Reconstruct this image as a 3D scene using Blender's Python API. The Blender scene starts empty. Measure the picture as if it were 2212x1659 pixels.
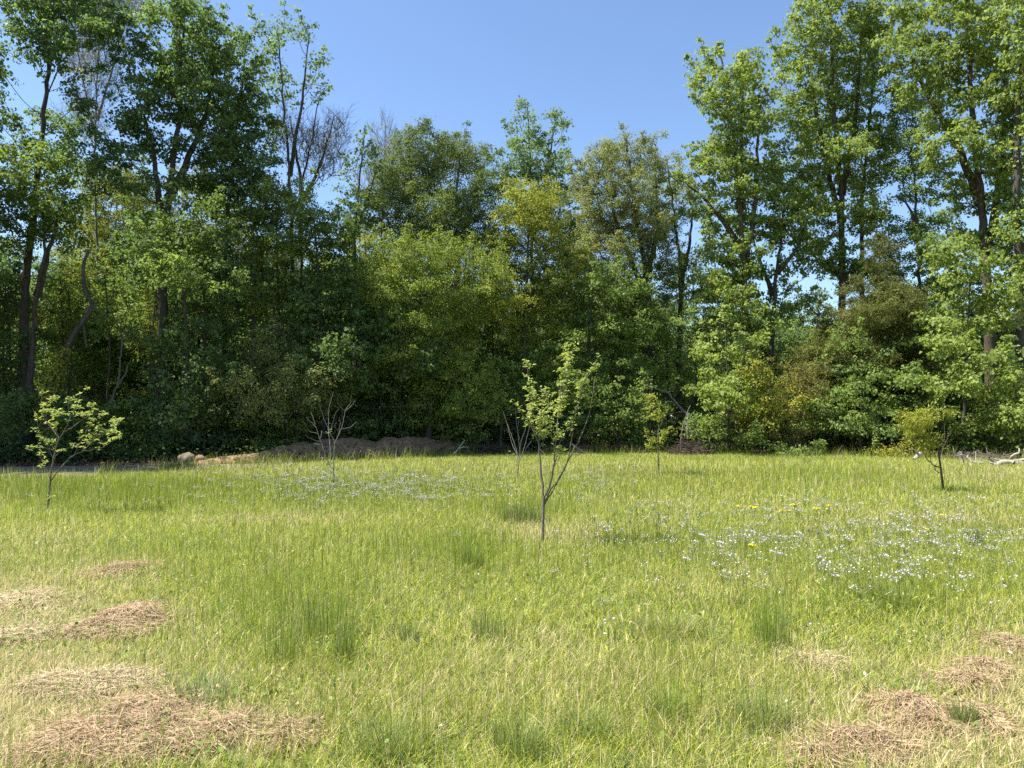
import bpy, math
import numpy as np
from mathutils import Vector

# ------------------------------------------------------------------ scene, camera maths
S = bpy.context.scene
COL = S.collection
F = 1600.0                       # focal length in the 2212 px wide layout grid
CX, CY = 1106.0, 829.5
EYE = 1.6
PITCH = math.radians(2.5)
cp, sp = math.cos(PITCH), math.sin(PITCH)

def ray(px, py):
    u = -(py - CY) / F
    return np.array([(px - CX) / F, cp - sp * u, sp + cp * u])

def at(px, py, z=0.0):
    """ground point seen at a layout pixel"""
    d = ray(px, py)
    t = (z - EYE) / d[2]
    return np.array([d[0] * t, d[1] * t, z])

def PY(px, py, Y):
    """point at depth Y seen at a layout pixel"""
    d = ray(px, py)
    t = Y / d[1]
    return np.array([d[0] * t, Y, EYE + d[2] * t])

def project(x, y, z):
    zz = z - EYE
    w = y * cp + zz * sp
    u = -y * sp + zz * cp
    return CX + F * x / w, CY - F * u / w

# ------------------------------------------------------------------ noise
def _hash(ix, iy, iz, seed):
    h = (ix.astype(np.int64) * 374761393 + iy.astype(np.int64) * 668265263 + iz.astype(np.int64) * 2147483647 + seed * 1274126177) & 0xFFFFFFFF
    h = ((h ^ (h >> 13)) * 1274126177) & 0xFFFFFFFF
    h = h ^ (h >> 16)
    return (h & 0xFFFFFF) / float(0xFFFFFF)

def noise3(p, seed=0):
    p = np.asarray(p, float)
    i = np.floor(p); f = p - i
    f = f * f * (3 - 2 * f)
    out = 0
    for dx in (0, 1):
        for dy in (0, 1):
            for dz in (0, 1):
                w = (f[:, 0] if dx else 1 - f[:, 0]) * (f[:, 1] if dy else 1 - f[:, 1]) * (f[:, 2] if dz else 1 - f[:, 2])
                out = out + w * _hash(i[:, 0] + dx, i[:, 1] + dy, i[:, 2] + dz, seed)
    return out

def noise2(x, y, scale, seed=0):
    x = np.asarray(x, float).ravel(); y = np.asarray(y, float).ravel()
    return noise3(np.stack([x / scale, y / scale, np.zeros_like(x) + 0.5], 1), seed)

def gh(x, y):
    """height of the ground"""
    sh = np.shape(x)
    r = (noise2(x, y, 5.0, 3) - .5) * .10 + (noise2(x, y, 1.3, 4) - .5) * .045
    return r.reshape(sh)

def gz(x, y):
    return float(gh(np.array([x]), np.array([y]))[0])

def ground_at(px, py):
    p = at(px, py)
    p[2] = gz(p[0], p[1])
    return p

# ------------------------------------------------------------------ mesh helpers
def mesh_np(name, V, quads=None, tris=None, mats=(), attrs=None, smooth=False, matidx=None):
    me = bpy.data.meshes.new(name)
    V = np.asarray(V, np.float32)
    parts = []; tot = []
    if quads is not None and len(quads):
        parts.append(np.asarray(quads, np.int32).ravel()); tot.append(np.full(len(quads), 4, np.int32))
    if tris is not None and len(tris):
        parts.append(np.asarray(tris, np.int32).ravel()); tot.append(np.full(len(tris), 3, np.int32))
    L = np.concatenate(parts); T = np.concatenate(tot)
    me.vertices.add(len(V)); me.vertices.foreach_set('co', V.ravel())
    me.loops.add(len(L)); me.loops.foreach_set('vertex_index', L)
    me.polygons.add(len(T))
    st = np.zeros(len(T), np.int32); st[1:] = np.cumsum(T)[:-1]
    me.polygons.foreach_set('loop_start', st)
    try:
        me.polygons.foreach_set('loop_total', T)
    except Exception:
        pass
    for m in mats: me.materials.append(m)
    if matidx is not None: me.polygons.foreach_set('material_index', np.asarray(matidx, np.int32))
    if smooth: me.polygons.foreach_set('use_smooth', np.ones(len(T), bool))
    if attrs:
        for k, a in attrs.items():
            a = np.asarray(a, np.float32)
            if a.ndim == 1:
                at_ = me.attributes.new(k, 'FLOAT', 'POINT'); at_.data.foreach_set('value', a)
            else:
                if a.shape[1] == 3: a = np.concatenate([a, np.ones((len(a), 1), np.float32)], 1)
                at_ = me.attributes.new(k, 'FLOAT_COLOR', 'POINT'); at_.data.foreach_set('color', a.ravel())
    me.update(calc_edges=True)
    return me

def link(name, me, parent=None, loc=None):
    o = bpy.data.objects.new(name, me); COL.objects.link(o)
    if parent is not None: o.parent = parent
    if loc is not None: o.location = loc
    return o

def tag(o, label=None, cat=None, group=None, kind=None):
    if label: o['label'] = label
    if cat: o['category'] = cat
    if group: o['group'] = group
    if kind: o['kind'] = kind
    return o

def empty(name, loc, label, cat, group=None):
    o = bpy.data.objects.new(name, None); COL.objects.link(o)
    o.location = loc; o.empty_display_size = .2
    return tag(o, label, cat, group)

class Geo:
    """collects pieces of geometry into one mesh"""
    def __init__(s): s.V = []; s.Q = []; s.T = []; s.n = 0; s.A = []
    def add(s, V, Q=None, T=None, a=None):
        V = np.asarray(V, float)
        if Q is not None and len(Q): s.Q.append(np.asarray(Q) + s.n)
        if T is not None and len(T): s.T.append(np.asarray(T) + s.n)
        s.V.append(V); s.n += len(V)
        if a is not None: s.A.append(np.broadcast_to(np.asarray(a, float), (len(V),) if np.ndim(a) <= 1 and np.size(a) in (1, len(V)) else (len(V), 3)))
    def tube(s, pts, rad, sides=6, wob=0.0, rng=None):
        pts = np.asarray(pts, float); k = len(pts)
        if k < 2: return
        t = np.gradient(pts, axis=0); t /= np.linalg.norm(t, axis=1)[:, None] + 1e-9
        ref = np.array([1., 0, 0]) if abs(t[:, 0]).mean() < .8 else np.array([0, 1., 0])
        a = np.cross(t, ref); a /= np.linalg.norm(a, axis=1)[:, None] + 1e-9
        b = np.cross(t, a)
        th = np.arange(sides) / sides * 2 * math.pi
        r = np.asarray(rad, float)[:, None] * np.ones((1, sides))
        if wob and rng is not None: r = r * (1 + wob * (rng.random((k, sides)) - .5))
        V = pts[:, None, :] + r[..., None] * (np.cos(th)[None, :, None] * a[:, None, :] + np.sin(th)[None, :, None] * b[:, None, :])
        i = np.arange(k - 1)[:, None] * sides; j = np.arange(sides)[None, :]; j2 = (j + 1) % sides
        Q = np.stack([i + j, i + j2, i + sides + j2, i + sides + j], -1).reshape(-1, 4)
        s.add(V.reshape(-1, 3), Q)
    def leaves(s, pos, nrm, dirn, L, W, v, fold=.18):
        """rhombic folded leaves: base, left, tip, right"""
        n = len(pos)
        nrm = nrm / (np.linalg.norm(nrm, axis=1)[:, None] + 1e-9)
        d = dirn - nrm * (dirn * nrm).sum(1)[:, None]; d /= np.linalg.norm(d, axis=1)[:, None] + 1e-9
        w = np.cross(nrm, d)
        L = np.broadcast_to(L, (n,))[:, None]; W = np.broadcast_to(W, (n,))[:, None]
        V = np.stack([pos, pos + d * L * .45 + w * W * .5 + nrm * W * fold, pos + d * L - nrm * L * .10, pos + d * L * .45 - w * W * .5 + nrm * W * fold], 1)
        Q = np.arange(n * 4).reshape(n, 4)
        s.add(V.reshape(-1, 3), Q, a=np.repeat(v, 4))
    def leaves6(s, pos, nrm, dirn, L, W, v, fold=.15):
        n = len(pos)
        nrm = nrm / (np.linalg.norm(nrm, axis=1)[:, None] + 1e-9)
        d = dirn - nrm * (dirn * nrm).sum(1)[:, None]; d /= np.linalg.norm(d, axis=1)[:, None] + 1e-9
        w = np.cross(nrm, d)
        L = np.broadcast_to(L, (n,))[:, None]; W = np.broadcast_to(W, (n,))[:, None]
        V = np.stack([pos, pos + d * L * .33 + w * W * .5 + nrm * W * fold, pos + d * L * .7 + w * W * .36 + nrm * (W * fold - L * .05), pos + d * L - nrm * L * .16,
                      pos + d * L * .7 - w * W * .36 + nrm * (W * fold - L * .05), pos + d * L * .33 - w * W * .5 + nrm * W * fold], 1)
        b = np.arange(n)[:, None] * 6
        Q = np.concatenate([b + np.array([[0, 1, 2, 3]]), b + np.array([[0, 3, 4, 5]])], 0)
        s.add(V.reshape(-1, 3), Q, a=np.repeat(v, 6))
    def mesh(s, name, mats, smooth=False, attr=None):
        V = np.concatenate(s.V)
        q = np.concatenate(s.Q) if s.Q else None; t = np.concatenate(s.T) if s.T else None
        at_ = {attr: np.concatenate(s.A)} if attr else None
        return mesh_np(name, V, q, t, mats, at_, smooth)

# ------------------------------------------------------------------ materials
def nt(m):
    m.use_nodes = True
    n = m.node_tree; n.nodes.clear()
    return n, n.nodes, n.links

def leaf_mat(name, dark, light, trans, tf=.42, rough=.60, spec=.22):
    m = bpy.data.materials.new(name); n, N, K = nt(m)
    out = N.new('ShaderNodeOutputMaterial')
    a = N.new('ShaderNodeAttribute'); a.attribute_name = 'v'
    r = N.new('ShaderNodeValToRGB'); r.color_ramp.elements[0].color = (*dark, 1); r.color_ramp.elements[1].color = (*light, 1)
    K.new(a.outputs['Fac'], r.inputs['Fac'])
    p = N.new('ShaderNodeBsdfPrincipled'); p.inputs['Roughness'].default_value = rough
    p.inputs['Specular IOR Level'].default_value = spec
    K.new(r.outputs['Color'], p.inputs['Base Color'])
    t = N.new('ShaderNodeBsdfTranslucent')
    mx = N.new('ShaderNodeMix'); mx.data_type = 'RGBA'; mx.blend_type = 'MULTIPLY'; mx.inputs['Factor'].default_value = 1.0
    K.new(r.outputs['Color'], mx.inputs['A']); mx.inputs['B'].default_value = (*trans, 1)
    K.new(mx.outputs['Result'], t.inputs['Color'])
    ms = N.new('ShaderNodeMixShader'); ms.inputs['Fac'].default_value = tf
    K.new(p.outputs['BSDF'], ms.inputs[1]); K.new(t.outputs['BSDF'], ms.inputs[2])
    K.new(ms.outputs['Shader'], out.inputs['Surface'])
    return m

def col_mat(name, tf=.35, rough=.6, spec=.3, attr='col'):
    m = bpy.data.materials.new(name); n, N, K = nt(m)
    out = N.new('ShaderNodeOutputMaterial')
    a = N.new('ShaderNodeAttribute'); a.attribute_name = attr
    p = N.new('ShaderNodeBsdfPrincipled'); p.inputs['Roughness'].default_value = rough; p.inputs['Specular IOR Level'].default_value = spec
    K.new(a.outputs['Color'], p.inputs['Base Color'])
    t = N.new('ShaderNodeBsdfTranslucent'); K.new(a.outputs['Color'], t.inputs['Color'])
    ms = N.new('ShaderNodeMixShader'); ms.inputs['Fac'].default_value = tf
    K.new(p.outputs['BSDF'], ms.inputs[1]); K.new(t.outputs['BSDF'], ms.inputs[2])
    K.new(ms.outputs['Shader'], out.inputs['Surface'])
    return m

def noise_mat(name, c1, c2, scale=8, bump=.4, rough=.9, stretch=(1, 1, 1), c3=None, detail=6):
    m = bpy.data.materials.new(name); n, N, K = nt(m)
    out = N.new('ShaderNodeOutputMaterial')
    tc = N.new('ShaderNodeTexCoord'); mp = N.new('ShaderNodeMapping'); mp.inputs['Scale'].default_value = stretch
    K.new(tc.outputs['Object'], mp.inputs['Vector'])
    no = N.new('ShaderNodeTexNoise'); no.inputs['Scale'].default_value = scale; no.inputs['Detail'].default_value = detail; no.inputs['Roughness'].default_value = .65
    K.new(mp.outputs['Vector'], no.inputs['Vector'])
    r = N.new('ShaderNodeValToRGB'); e = r.color_ramp.elements
    e[0].position = .32; e[1].position = .68; e[0].color = (*c1, 1); e[1].color = (*c2, 1)
    if c3: x = e.new(.5); x.color = (*c3, 1)
    K.new(no.outputs['Fac'], r.inputs['Fac'])
    p = N.new('ShaderNodeBsdfPrincipled'); p.inputs['Roughness'].default_value = rough; p.inputs['Specular IOR Level'].default_value = .2
    K.new(r.outputs['Color'], p.inputs['Base Color'])
    b = N.new('ShaderNodeBump'); b.inputs['Strength'].default_value = bump; b.inputs['Distance'].default_value = .03
    K.new(no.outputs['Fac'], b.inputs['Height']); K.new(b.outputs['Normal'], p.inputs['Normal'])
    K.new(p.outputs['BSDF'], out.inputs['Surface'])
    return m

M = {}
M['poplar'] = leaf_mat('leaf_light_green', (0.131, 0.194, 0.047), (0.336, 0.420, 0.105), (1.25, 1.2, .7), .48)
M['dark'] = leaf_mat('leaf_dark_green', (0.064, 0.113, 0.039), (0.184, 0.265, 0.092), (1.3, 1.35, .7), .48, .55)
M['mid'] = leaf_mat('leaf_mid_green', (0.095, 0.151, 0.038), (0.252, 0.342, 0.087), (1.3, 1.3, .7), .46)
M['yellow'] = leaf_mat('leaf_yellow_green', (.150, .190, .034), (.340, .385, .072), (1.3, 1.2, .6), .50)
M['fine'] = leaf_mat('leaf_fine_green', (0.124, 0.177, 0.035), (0.295, 0.378, 0.083), (1.3, 1.2, .6), .50)
M['olive'] = leaf_mat('leaf_olive', (0.140, 0.168, 0.056), (0.330, 0.370, 0.140), (1.2, 1.15, .7), .50)
M['deep'] = leaf_mat('leaf_deep_fine_green', (.075, .118, .030), (.190, .255, .066), (1.3, 1.2, .6), .44)
M['cedar'] = leaf_mat('leaf_cedar', (0.083, 0.099, 0.024), (0.198, 0.220, 0.055), (1.1, 1.05, .7), .35, .6, .2)
M['bronze'] = leaf_mat('leaf_bronze', (.125, .135, .036), (.260, .265, .070), (1.25, 1.1, .6), .50)
M['gold'] = leaf_mat('leaf_golden', (.220, .240, .036), (.420, .430, .070), (1.25, 1.15, .6), .50)
M['bluish'] = leaf_mat('leaf_blue_green', (.095, .155, .058), (.225, .315, .125), (1.2, 1.2, .8), .50)
M['sap'] = leaf_mat('leaf_sapling', (0.207, 0.280, 0.067), (0.448, 0.526, 0.185), (1.25, 1.15, .6), .45)
M['peach'] = leaf_mat('leaf_peach', (.165, .210, .032), (.360, .385, .070), (1.25, 1.1, .5), .42)
M['bark'] = noise_mat('bark', (.030, .026, .022), (.105, .092, .076), 14, .8, .95, (1, 1, .22))
M['bark_brown'] = noise_mat('bark_brown', (.040, .030, .022), (.130, .100, .072), 14, .8, .95, (1, 1, .22))
M['bark_pale'] = noise_mat('bark_pale', (.100, .092, .080), (.240, .220, .190), 16, .6, .9, (1, 1, .3))
M['twig'] = noise_mat('twig_grey', (.120, .105, .090), (.260, .235, .205), 10, .2, .9)
M['sapbark'] = noise_mat('sapling_bark', (.090, .072, .052), (.220, .190, .150), 40, .5, .8, (1, 1, .4))
M['deadwood'] = noise_mat('dead_wood', (.210, .190, .160), (.430, .400, .345), 12, .5, .85, (1, 1, .5))
M['soil'] = noise_mat('bare_soil', (.130, .076, .042), (.360, .235, .140), 5, 1.0, 1.0, c3=(.230, .145, .085), detail=10)
M['track'] = noise_mat('track_soil', (.110, .085, .060), (.300, .240, .170), 3.2, 1.0, 1.0, c3=(.180, .140, .098), detail=10)
M['grass'] = col_mat('grass_blade', .40)
M['straw'] = col_mat('straw', .22, .7, .25)
M['petal'] = leaf_mat('petal_lilac', (.540, .455, .660), (.750, .655, .820), (1, 1, 1), .35, .6, .2)
M['petal_y'] = leaf_mat('petal_yellow', (.640, .500, .020), (.850, .720, .040), (1, 1, .5), .35, .6, .2)
M['stem'] = leaf_mat('flower_stem', (.200, .270, .045), (.330, .380, .080), (1, 1, .6), .2, .6)
M['litter'] = col_mat('forest_floor_leaf', .2, .8, .2)

# ------------------------------------------------------------------ meadow outline (layout pixels of its far edge)
EDGE = np.array([(-4000, 1060), (-300, 1048), (0, 1041), (200, 1030), (400, 1014), (560, 1006), (700, 999), (1000, 984), (1100, 981), (1500, 977), (1900, 985), (2212, 993), (2600, 1000), (5200, 1010)], float)
def meadow_margin(x, y):
    """pixels below the far edge (positive: in the meadow)"""
    px, py = project(x, np.maximum(y, .4), np.zeros_like(x))
    e = np.interp(px, EDGE[:, 0], EDGE[:, 1])
    return py - e, px, py

# ------------------------------------------------------------------ ground
def build_ground():
    xs = np.concatenate([[-900, -500, -250, -120, -70], np.linspace(-45, 45, 241), [70, 120, 250, 500, 900]])
    ys = np.concatenate([[-300, -100, -40, -15], np.linspace(-4, 62, 221), [75, 100, 160, 300, 600, 1200]])
    X, Y = np.meshgrid(xs, ys)
    Z = gh(X, Y)
    m, _, _ = meadow_margin(X.ravel(), Y.ravel())
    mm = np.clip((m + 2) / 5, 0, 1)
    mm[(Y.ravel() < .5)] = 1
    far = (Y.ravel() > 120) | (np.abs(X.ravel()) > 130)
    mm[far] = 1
    px, py = project(X.ravel(), np.maximum(Y.ravel(), .4), Z.ravel())
    V = np.stack([X, Y, Z], -1).reshape(-1, 3)
    nx, ny = len(xs), len(ys)
    i = np.arange(ny - 1)[:, None] * nx + np.arange(nx - 1)[None, :]
    Q = np.stack([i, i + 1, i + nx + 1, i + nx], -1).reshape(-1, 4)
    m_ = bpy.data.materials.new('ground_soil'); n, N, K = nt(m_)
    out = N.new('ShaderNodeOutputMaterial'); tc = N.new('ShaderNodeTexCoord')
    def noise(sc, det=8):
        a = N.new('ShaderNodeTexNoise'); a.inputs['Scale'].default_value = sc; a.inputs['Detail'].default_value = det; K.new(tc.outputs['Object'], a.inputs['Vector']); return a
    def ramp(src, els):
        r = N.new('ShaderNodeValToRGB'); e = r.color_ramp.elements
        e[0].position, e[0].color = els[0][0], (*els[0][1], 1); e[1].position, e[1].color = els[-1][0], (*els[-1][1], 1)
        for p_, c in els[1:-1]: x = e.new(p_); x.color = (*c, 1)
        K.new(src, r.inputs['Fac']); return r
    n1 = noise(9, 10); n2 = noise(30, 10)
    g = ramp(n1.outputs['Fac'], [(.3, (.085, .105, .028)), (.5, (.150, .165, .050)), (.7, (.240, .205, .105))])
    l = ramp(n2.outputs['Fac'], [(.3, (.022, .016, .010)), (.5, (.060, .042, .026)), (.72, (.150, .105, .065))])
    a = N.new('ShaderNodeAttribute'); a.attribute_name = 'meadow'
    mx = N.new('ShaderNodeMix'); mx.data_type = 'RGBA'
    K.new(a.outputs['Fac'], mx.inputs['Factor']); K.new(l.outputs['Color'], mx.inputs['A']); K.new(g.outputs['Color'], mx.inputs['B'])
    p = N.new('ShaderNodeBsdfPrincipled'); p.inputs['Roughness'].default_value = 1; p.inputs['Specular IOR Level'].default_value = .1
    K.new(mx.outputs['Result'], p.inputs['Base Color'])
    b = N.new('ShaderNodeBump'); b.inputs['Strength'].default_value = .6; b.inputs['Distance'].default_value = .04
    K.new(n2.outputs['Fac'], b.inputs['Height']); K.new(b.outputs['Normal'], p.inputs['Normal'])
    K.new(p.outputs['BSDF'], out.inputs['Surface'])
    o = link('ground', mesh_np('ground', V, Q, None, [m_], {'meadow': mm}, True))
    tag(o, 'level meadow soil running back under the woods', 'ground', kind='structure')
build_ground()

# bare earth track between the meadow and the left-hand wood
def build_track():
    pxs = np.linspace(-420, 600, 120)
    near = np.interp(pxs, EDGE[:, 0], EDGE[:, 1]) + 3
    far = np.interp(pxs, [-420, 0, 300, 480, 600], [1016, 1011, 1006, 1004, 1003])
    rows = []
    for k in range(9):
        t = k / 8
        row = []
        for px, a_, b_ in zip(pxs, near, far):
            wob = 3 * math.sin(px * .05) + 2 * math.sin(px * .13 + 1)
            q = at(px, (a_ + wob * .4) * (1 - t) + b_ * t)
            row.append((q[0], q[1], gz(q[0], q[1]) + .03 + .03 * math.sin(t * math.pi)))
        rows.append(row)
    V = np.array(rows).reshape(-1, 3)
    nx = len(pxs); i = np.arange(8)[:, None] * nx + np.arange(nx - 1)[None, :]
    Q = np.stack([i, i + 1, i + nx + 1, i + nx], -1).reshape(-1, 4)
    o = link('dirt_path', mesh_np('dirt_path', V, Q, None, [M['track']], None, True))
    tag(o, 'strip of bare trodden earth along the edge of the shaded wood', 'path', kind='structure')
build_track()

# heaped bank of dug earth in front of the wood
def build_bank():
    ctrl = [(385, 1006, .12), (450, 1003, .20), (520, 1000, .30), (600, 995, .55), (690, 992, .70), (780, 990, .66), (880, 987, .72), (960, 983, .66), (1030, 981, .36), (1080, 980, .14)]
    c = np.array(ctrl)
    pxs = np.linspace(385, 1080, 260)
    rng = np.random.default_rng(5)
    pts = []
    for px in pxs:
        q = at(px, np.interp(px, c[:, 0], c[:, 1])); h = np.interp(px, c[:, 0], c[:, 2])
        pts.append((q[0], q[1], h))
    pts = np.array(pts)
    nv = 26
    V = []
    for (x, y, h) in pts:
        for j in range(nv):
            t = j / (nv - 1)
            prof = math.sin(math.pi * min(1, t * 1.0)) ** .8
            V.append((x + .15 * t, y + .15 + t * 2.6, h * prof))
    V = np.array(V)
    nn = noise3(V * 1.6, 11) * .5 + noise3(V * 4.5, 12) * .3 + noise3(V * 11, 13) * .2
    V[:, 2] = V[:, 2] * (.62 + .75 * nn) + gh(V[:, 0], V[:, 1]) - .03
    V[:, 1] += (noise3(V * 3.0, 14) - .5) * .35
    nx = nv; i = np.arange(len(pts) - 1)[:, None] * nx + np.arange(nx - 1)[None, :]
    Q = np.stack([i, i + nx, i + nx + 1, i + 1], -1).reshape(-1, 4)
    o = link('earth_bank', mesh_np('earth_bank', V, Q, None, [M['soil']], None, False))
    tag(o, 'long low heap of dark dug earth between the meadow and the shaded wood', 'earth bank')
    # clods
    spec = [(404, 1004, .34, 'rounded tan clod of earth at the low end of the earth bank'), (432, 1001, .24, 'smaller brown clod of earth just beside the rounded tan clod'), (655, 972, .30, 'knobbly brown lump of soil on the crest of the earth bank')]
    for px, py, r, lab in spec:
        u = np.linspace(0, math.pi, 15); w = np.linspace(0, 2 * math.pi, 25)[:-1]
        U, W = np.meshgrid(u, w, indexing='ij')
        D = np.stack([np.sin(U) * np.cos(W), np.sin(U) * np.sin(W), np.cos(U)], -1).reshape(-1, 3)
        R = r * (.72 + .36 * noise3(D * 1.6 + px, 21) + .16 * noise3(D * 5 + px, 22))
        VV = D * R[:, None] * np.array([1, .9, .85])
        ii = np.arange(14)[:, None] * 24; jj = np.arange(24)[None, :]
        Q = np.stack([ii + jj, ii + 24 + jj, ii + 24 + (jj + 1) % 24, ii + (jj + 1) % 24], -1).reshape(-1, 4)
        q = PY(px, py, 25.5) if py > 990 else PY(px, py, 29.6)
        z = gz(q[0], q[1]) + r * .25 if py > 990 else q[2] - .1
        ob = link('dirt_clod', mesh_np('dirt_clod', VV, Q, None, [M['track'] if r > .32 else M['soil']], None, True), loc=(q[0], q[1], z))
        tag(ob, lab, 'clod')
build_bank()

# ------------------------------------------------------------------ tree generator
UP = np.array([0, 0, 1.0])

def smooth_line(pts, step):
    """Catmull-Rom through pts, resampled about every step metres"""
    p = np.asarray(pts, float)
    if len(p) == 2:
        n = max(2, int(np.linalg.norm(p[1] - p[0]) / step) + 1)
        return p[0] + (p[1] - p[0]) * np.linspace(0, 1, n)[:, None]
    q = np.concatenate([[2 * p[0] - p[1]], p, [2 * p[-1] - p[-2]]])
    out = []
    for i in range(1, len(q) - 2):
        n = max(2, int(np.linalg.norm(q[i + 1] - q[i]) / step) + 1)
        t = np.linspace(0, 1, n, endpoint=False)[:, None]
        a, b, c, d = q[i - 1], q[i], q[i + 1], q[i + 2]
        out.append(.5 * (2 * b + (c - a) * t + (2 * a - 5 * b + 4 * c - d) * t ** 2 + (3 * b - a - 3 * c + d) * t ** 3))
    out.append(p[-1:])
    return np.concatenate(out)

def grow(wood, trunks, targets, rng, asc=.5, tip=.011, first=.25, cap=.62, step=.45, sides=5):
    """trunks: list of (pts, r0, r1). Grows limbs from the trunks to every target, writes tubes into wood."""
    pos = []; par = []; rad = []; trunk = []
    zmin = min(t[0][0][2] for t in trunks); zmax = max(t[0][-1][2] for t in trunks)
    for pts, r0, r1 in trunks:
        line = smooth_line(pts, step)
        line[1:-1] += (rng.random((len(line) - 2, 3)) - .5) * np.array([.1, .1, 0]) * min(1, r0 * 6)
        k = len(line); tt = np.linspace(0, 1, k)
        r = r0 + (r1 - r0) * tt ** .85
        if r0 > .06: r[0] *= 1.35; r[1] *= 1.08
        base = len(pos)
        for i in range(k):
            pos.append(line[i]); par.append(base + i - 1 if i else -1); rad.append(r[i]); trunk.append(True)
        wood.tube(line, r, 9 if r0 > .1 else 6, .12, rng)
    P = np.array(pos)
    if len(targets):
        d0 = np.array([np.min(np.linalg.norm(P - t, axis=1)) for t in targets])
        order = np.argsort(d0)
        cap_n = len(P) + len(targets) * 14
        A = np.zeros((cap_n, 3)); A[:len(P)] = P; n = len(P)
        lim = zmin + first * (zmax - zmin)
        bad = np.zeros(cap_n); bad[:n] = np.where(P[:, 2] < lim, 1e3, 0)
        for ti in order:
            t = targets[ti]
            d = t - A[:n]; dist = np.linalg.norm(d, axis=1); hor = np.hypot(d[:, 0], d[:, 1])
            cost = dist + 1.6 * np.maximum(0, asc * hor - d[:, 2]) + bad[:n]
            j = int(np.argmin(cost))
            dd = t - A[j]; L = np.linalg.norm(dd)
            if L < .05: continue
            k = max(1, min(12, int(math.ceil(L / step))))
            ctrl = A[j] + dd * np.array([.58, .58, .36]) + (rng.random(3) - .5) * L * .18
            prev = j
            for i in range(1, k + 1):
                s_ = i / k
                q = (1 - s_) ** 2 * A[j] + 2 * s_ * (1 - s_) * ctrl + s_ * s_ * t
                if i < k: q = q + (rng.random(3) - .5) * .07
                A[n] = q; pos.append(q); par.append(prev); rad.append(0); trunk.append(False); prev = n; n += 1
    n = len(pos); P = np.array(pos)
    par = np.array(par); acc = np.zeros(n); rad = np.array(rad)
    e = 2.3
    kids = [[] for _ in range(n)]
    for i in range(n - 1, -1, -1):
        if not trunk[i]:
            acc[i] = max(acc[i], tip ** e); rad[i] = acc[i] ** (1 / e)
            if par[i] >= 0: acc[par[i]] += acc[i]; kids[par[i]].append(i)
    for i in range(n):
        if not trunk[i]: rad[i] = min(rad[i], rad[par[i]] * (cap if trunk[par[i]] else .97))
    # chains
    for i in range(n):
        ks = sorted(kids[i], key=lambda c: -rad[c])
        for a_, c in enumerate(ks):
            if not trunk[i] and a_ == 0: continue
            ch = [i, c]
            while kids[ch[-1]]:
                ch.append(max(kids[ch[-1]], key=lambda q: rad[q]))
            rr = rad[ch].copy(); rr[0] = rr[1]; rr[-1] *= .6
            wood.tube(P[ch], rr, sides if rr[0] > .02 else 4)
    return P

SPEC = {
 # leaf length, width, leaves per twig tip, tips per clump, clump radius, spacing, flatness, up bias
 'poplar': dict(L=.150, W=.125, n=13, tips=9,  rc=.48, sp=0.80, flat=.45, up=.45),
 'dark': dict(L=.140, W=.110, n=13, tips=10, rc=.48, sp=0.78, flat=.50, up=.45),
 'mid': dict(L=.120, W=.095, n=14, tips=10, rc=.48, sp=0.76, flat=.42, up=.55),
 'yellow': dict(L=.090, W=.065, n=18, tips=11, rc=.48, sp=0.70, flat=.45, up=.5),
 'fine': dict(L=.085, W=.058, n=19, tips=12, rc=.50, sp=0.68, flat=.50, up=.4),
 'deep': dict(L=.090, W=.060, n=18, tips=12, rc=.50, sp=.66, flat=.55, up=.5),
 'olive': dict(L=.100, W=.058, n=18, tips=12, rc=.42, sp=0.66, flat=.80, up=.5),
 'cedar':  dict(L=.120, W=.030, n=26, tips=12, rc=.46, sp=.55, flat=.60, up=.3),
 'bronze': dict(L=.080, W=.055, n=13, tips=10, rc=.45, sp=.58, flat=.6, up=.6),
 'gold':   dict(L=.090, W=.065, n=13, tips=10, rc=.45, sp=.58, flat=.5, up=.9),
 'bluish': dict(L=.140, W=.115, n=12, tips=9, rc=.46, sp=.80, flat=.55, up=.45),
}

def clump_targets(blobs, sp, rng, hole=.40, seed=0):
    T = []
    for (c, r) in blobs:
        vol = 4.19 * r[0] * r[1] * r[2]
        want = int(vol / (sp ** 3) * 1.3) + 3
        tries = want * 5
        d = rng.normal(size=(tries, 3)); d /= np.linalg.norm(d, axis=1)[:, None]
        rr = rng.random(tries) ** .45
        p = c + d * rr[:, None] * r
        nz = noise3(p * .75, 31 + seed)
        p = p[(nz > hole * (.55 + .75 * rng.random(tries))) & (noise3(p * .38, 32 + seed) > hole * .62)]
        got = 0
        for q in p:
            if got >= want: break
            if T:
                dd = np.array(T) - q
                if (dd * dd).sum(1).min() < (sp * .78) ** 2: continue
            T.append(q); got += 1
    return np.array(T) if T else np.zeros((0, 3))

def add_shoots(T, blobs, rng, frac=.40, up=.75, length=1.0):
    """leafy shoots standing out of the crown's surface: (targets, relative clump size)"""
    n = len(T)
    if not n: return T, np.ones(0)
    C = np.array([b[0] for b in blobs]); R = np.array([b[1] for b in blobs])
    d = (T[:, None, :] - C[None]) / R[None]
    q = (d ** 2).sum(2); j = q.argmin(1)
    out = d[np.arange(n), j]; rad = np.sqrt(q[np.arange(n), j])
    pick = (rng.random(n) < frac) & (rad > .55) & (out[:, 2] > -.35)
    S = T[pick]; D = out[pick] * np.array([1, 1, .6]) + rng.normal(size=(len(S), 3)) * .35; D[:, 2] += up
    D /= np.linalg.norm(D, axis=1)[:, None] + 1e-9
    L = length * (.35 + .75 * rng.random((len(S), 1)))
    A = S + D * L * .55; B = S + D * L + np.array([0, 0, .08]); keep = rng.random(len(S)) < .7
    return np.concatenate([T, A, B[keep]]), np.concatenate([.75 + .5 * rng.random(n), np.full(len(A), .58), np.full(int(keep.sum()), .36)])

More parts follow.
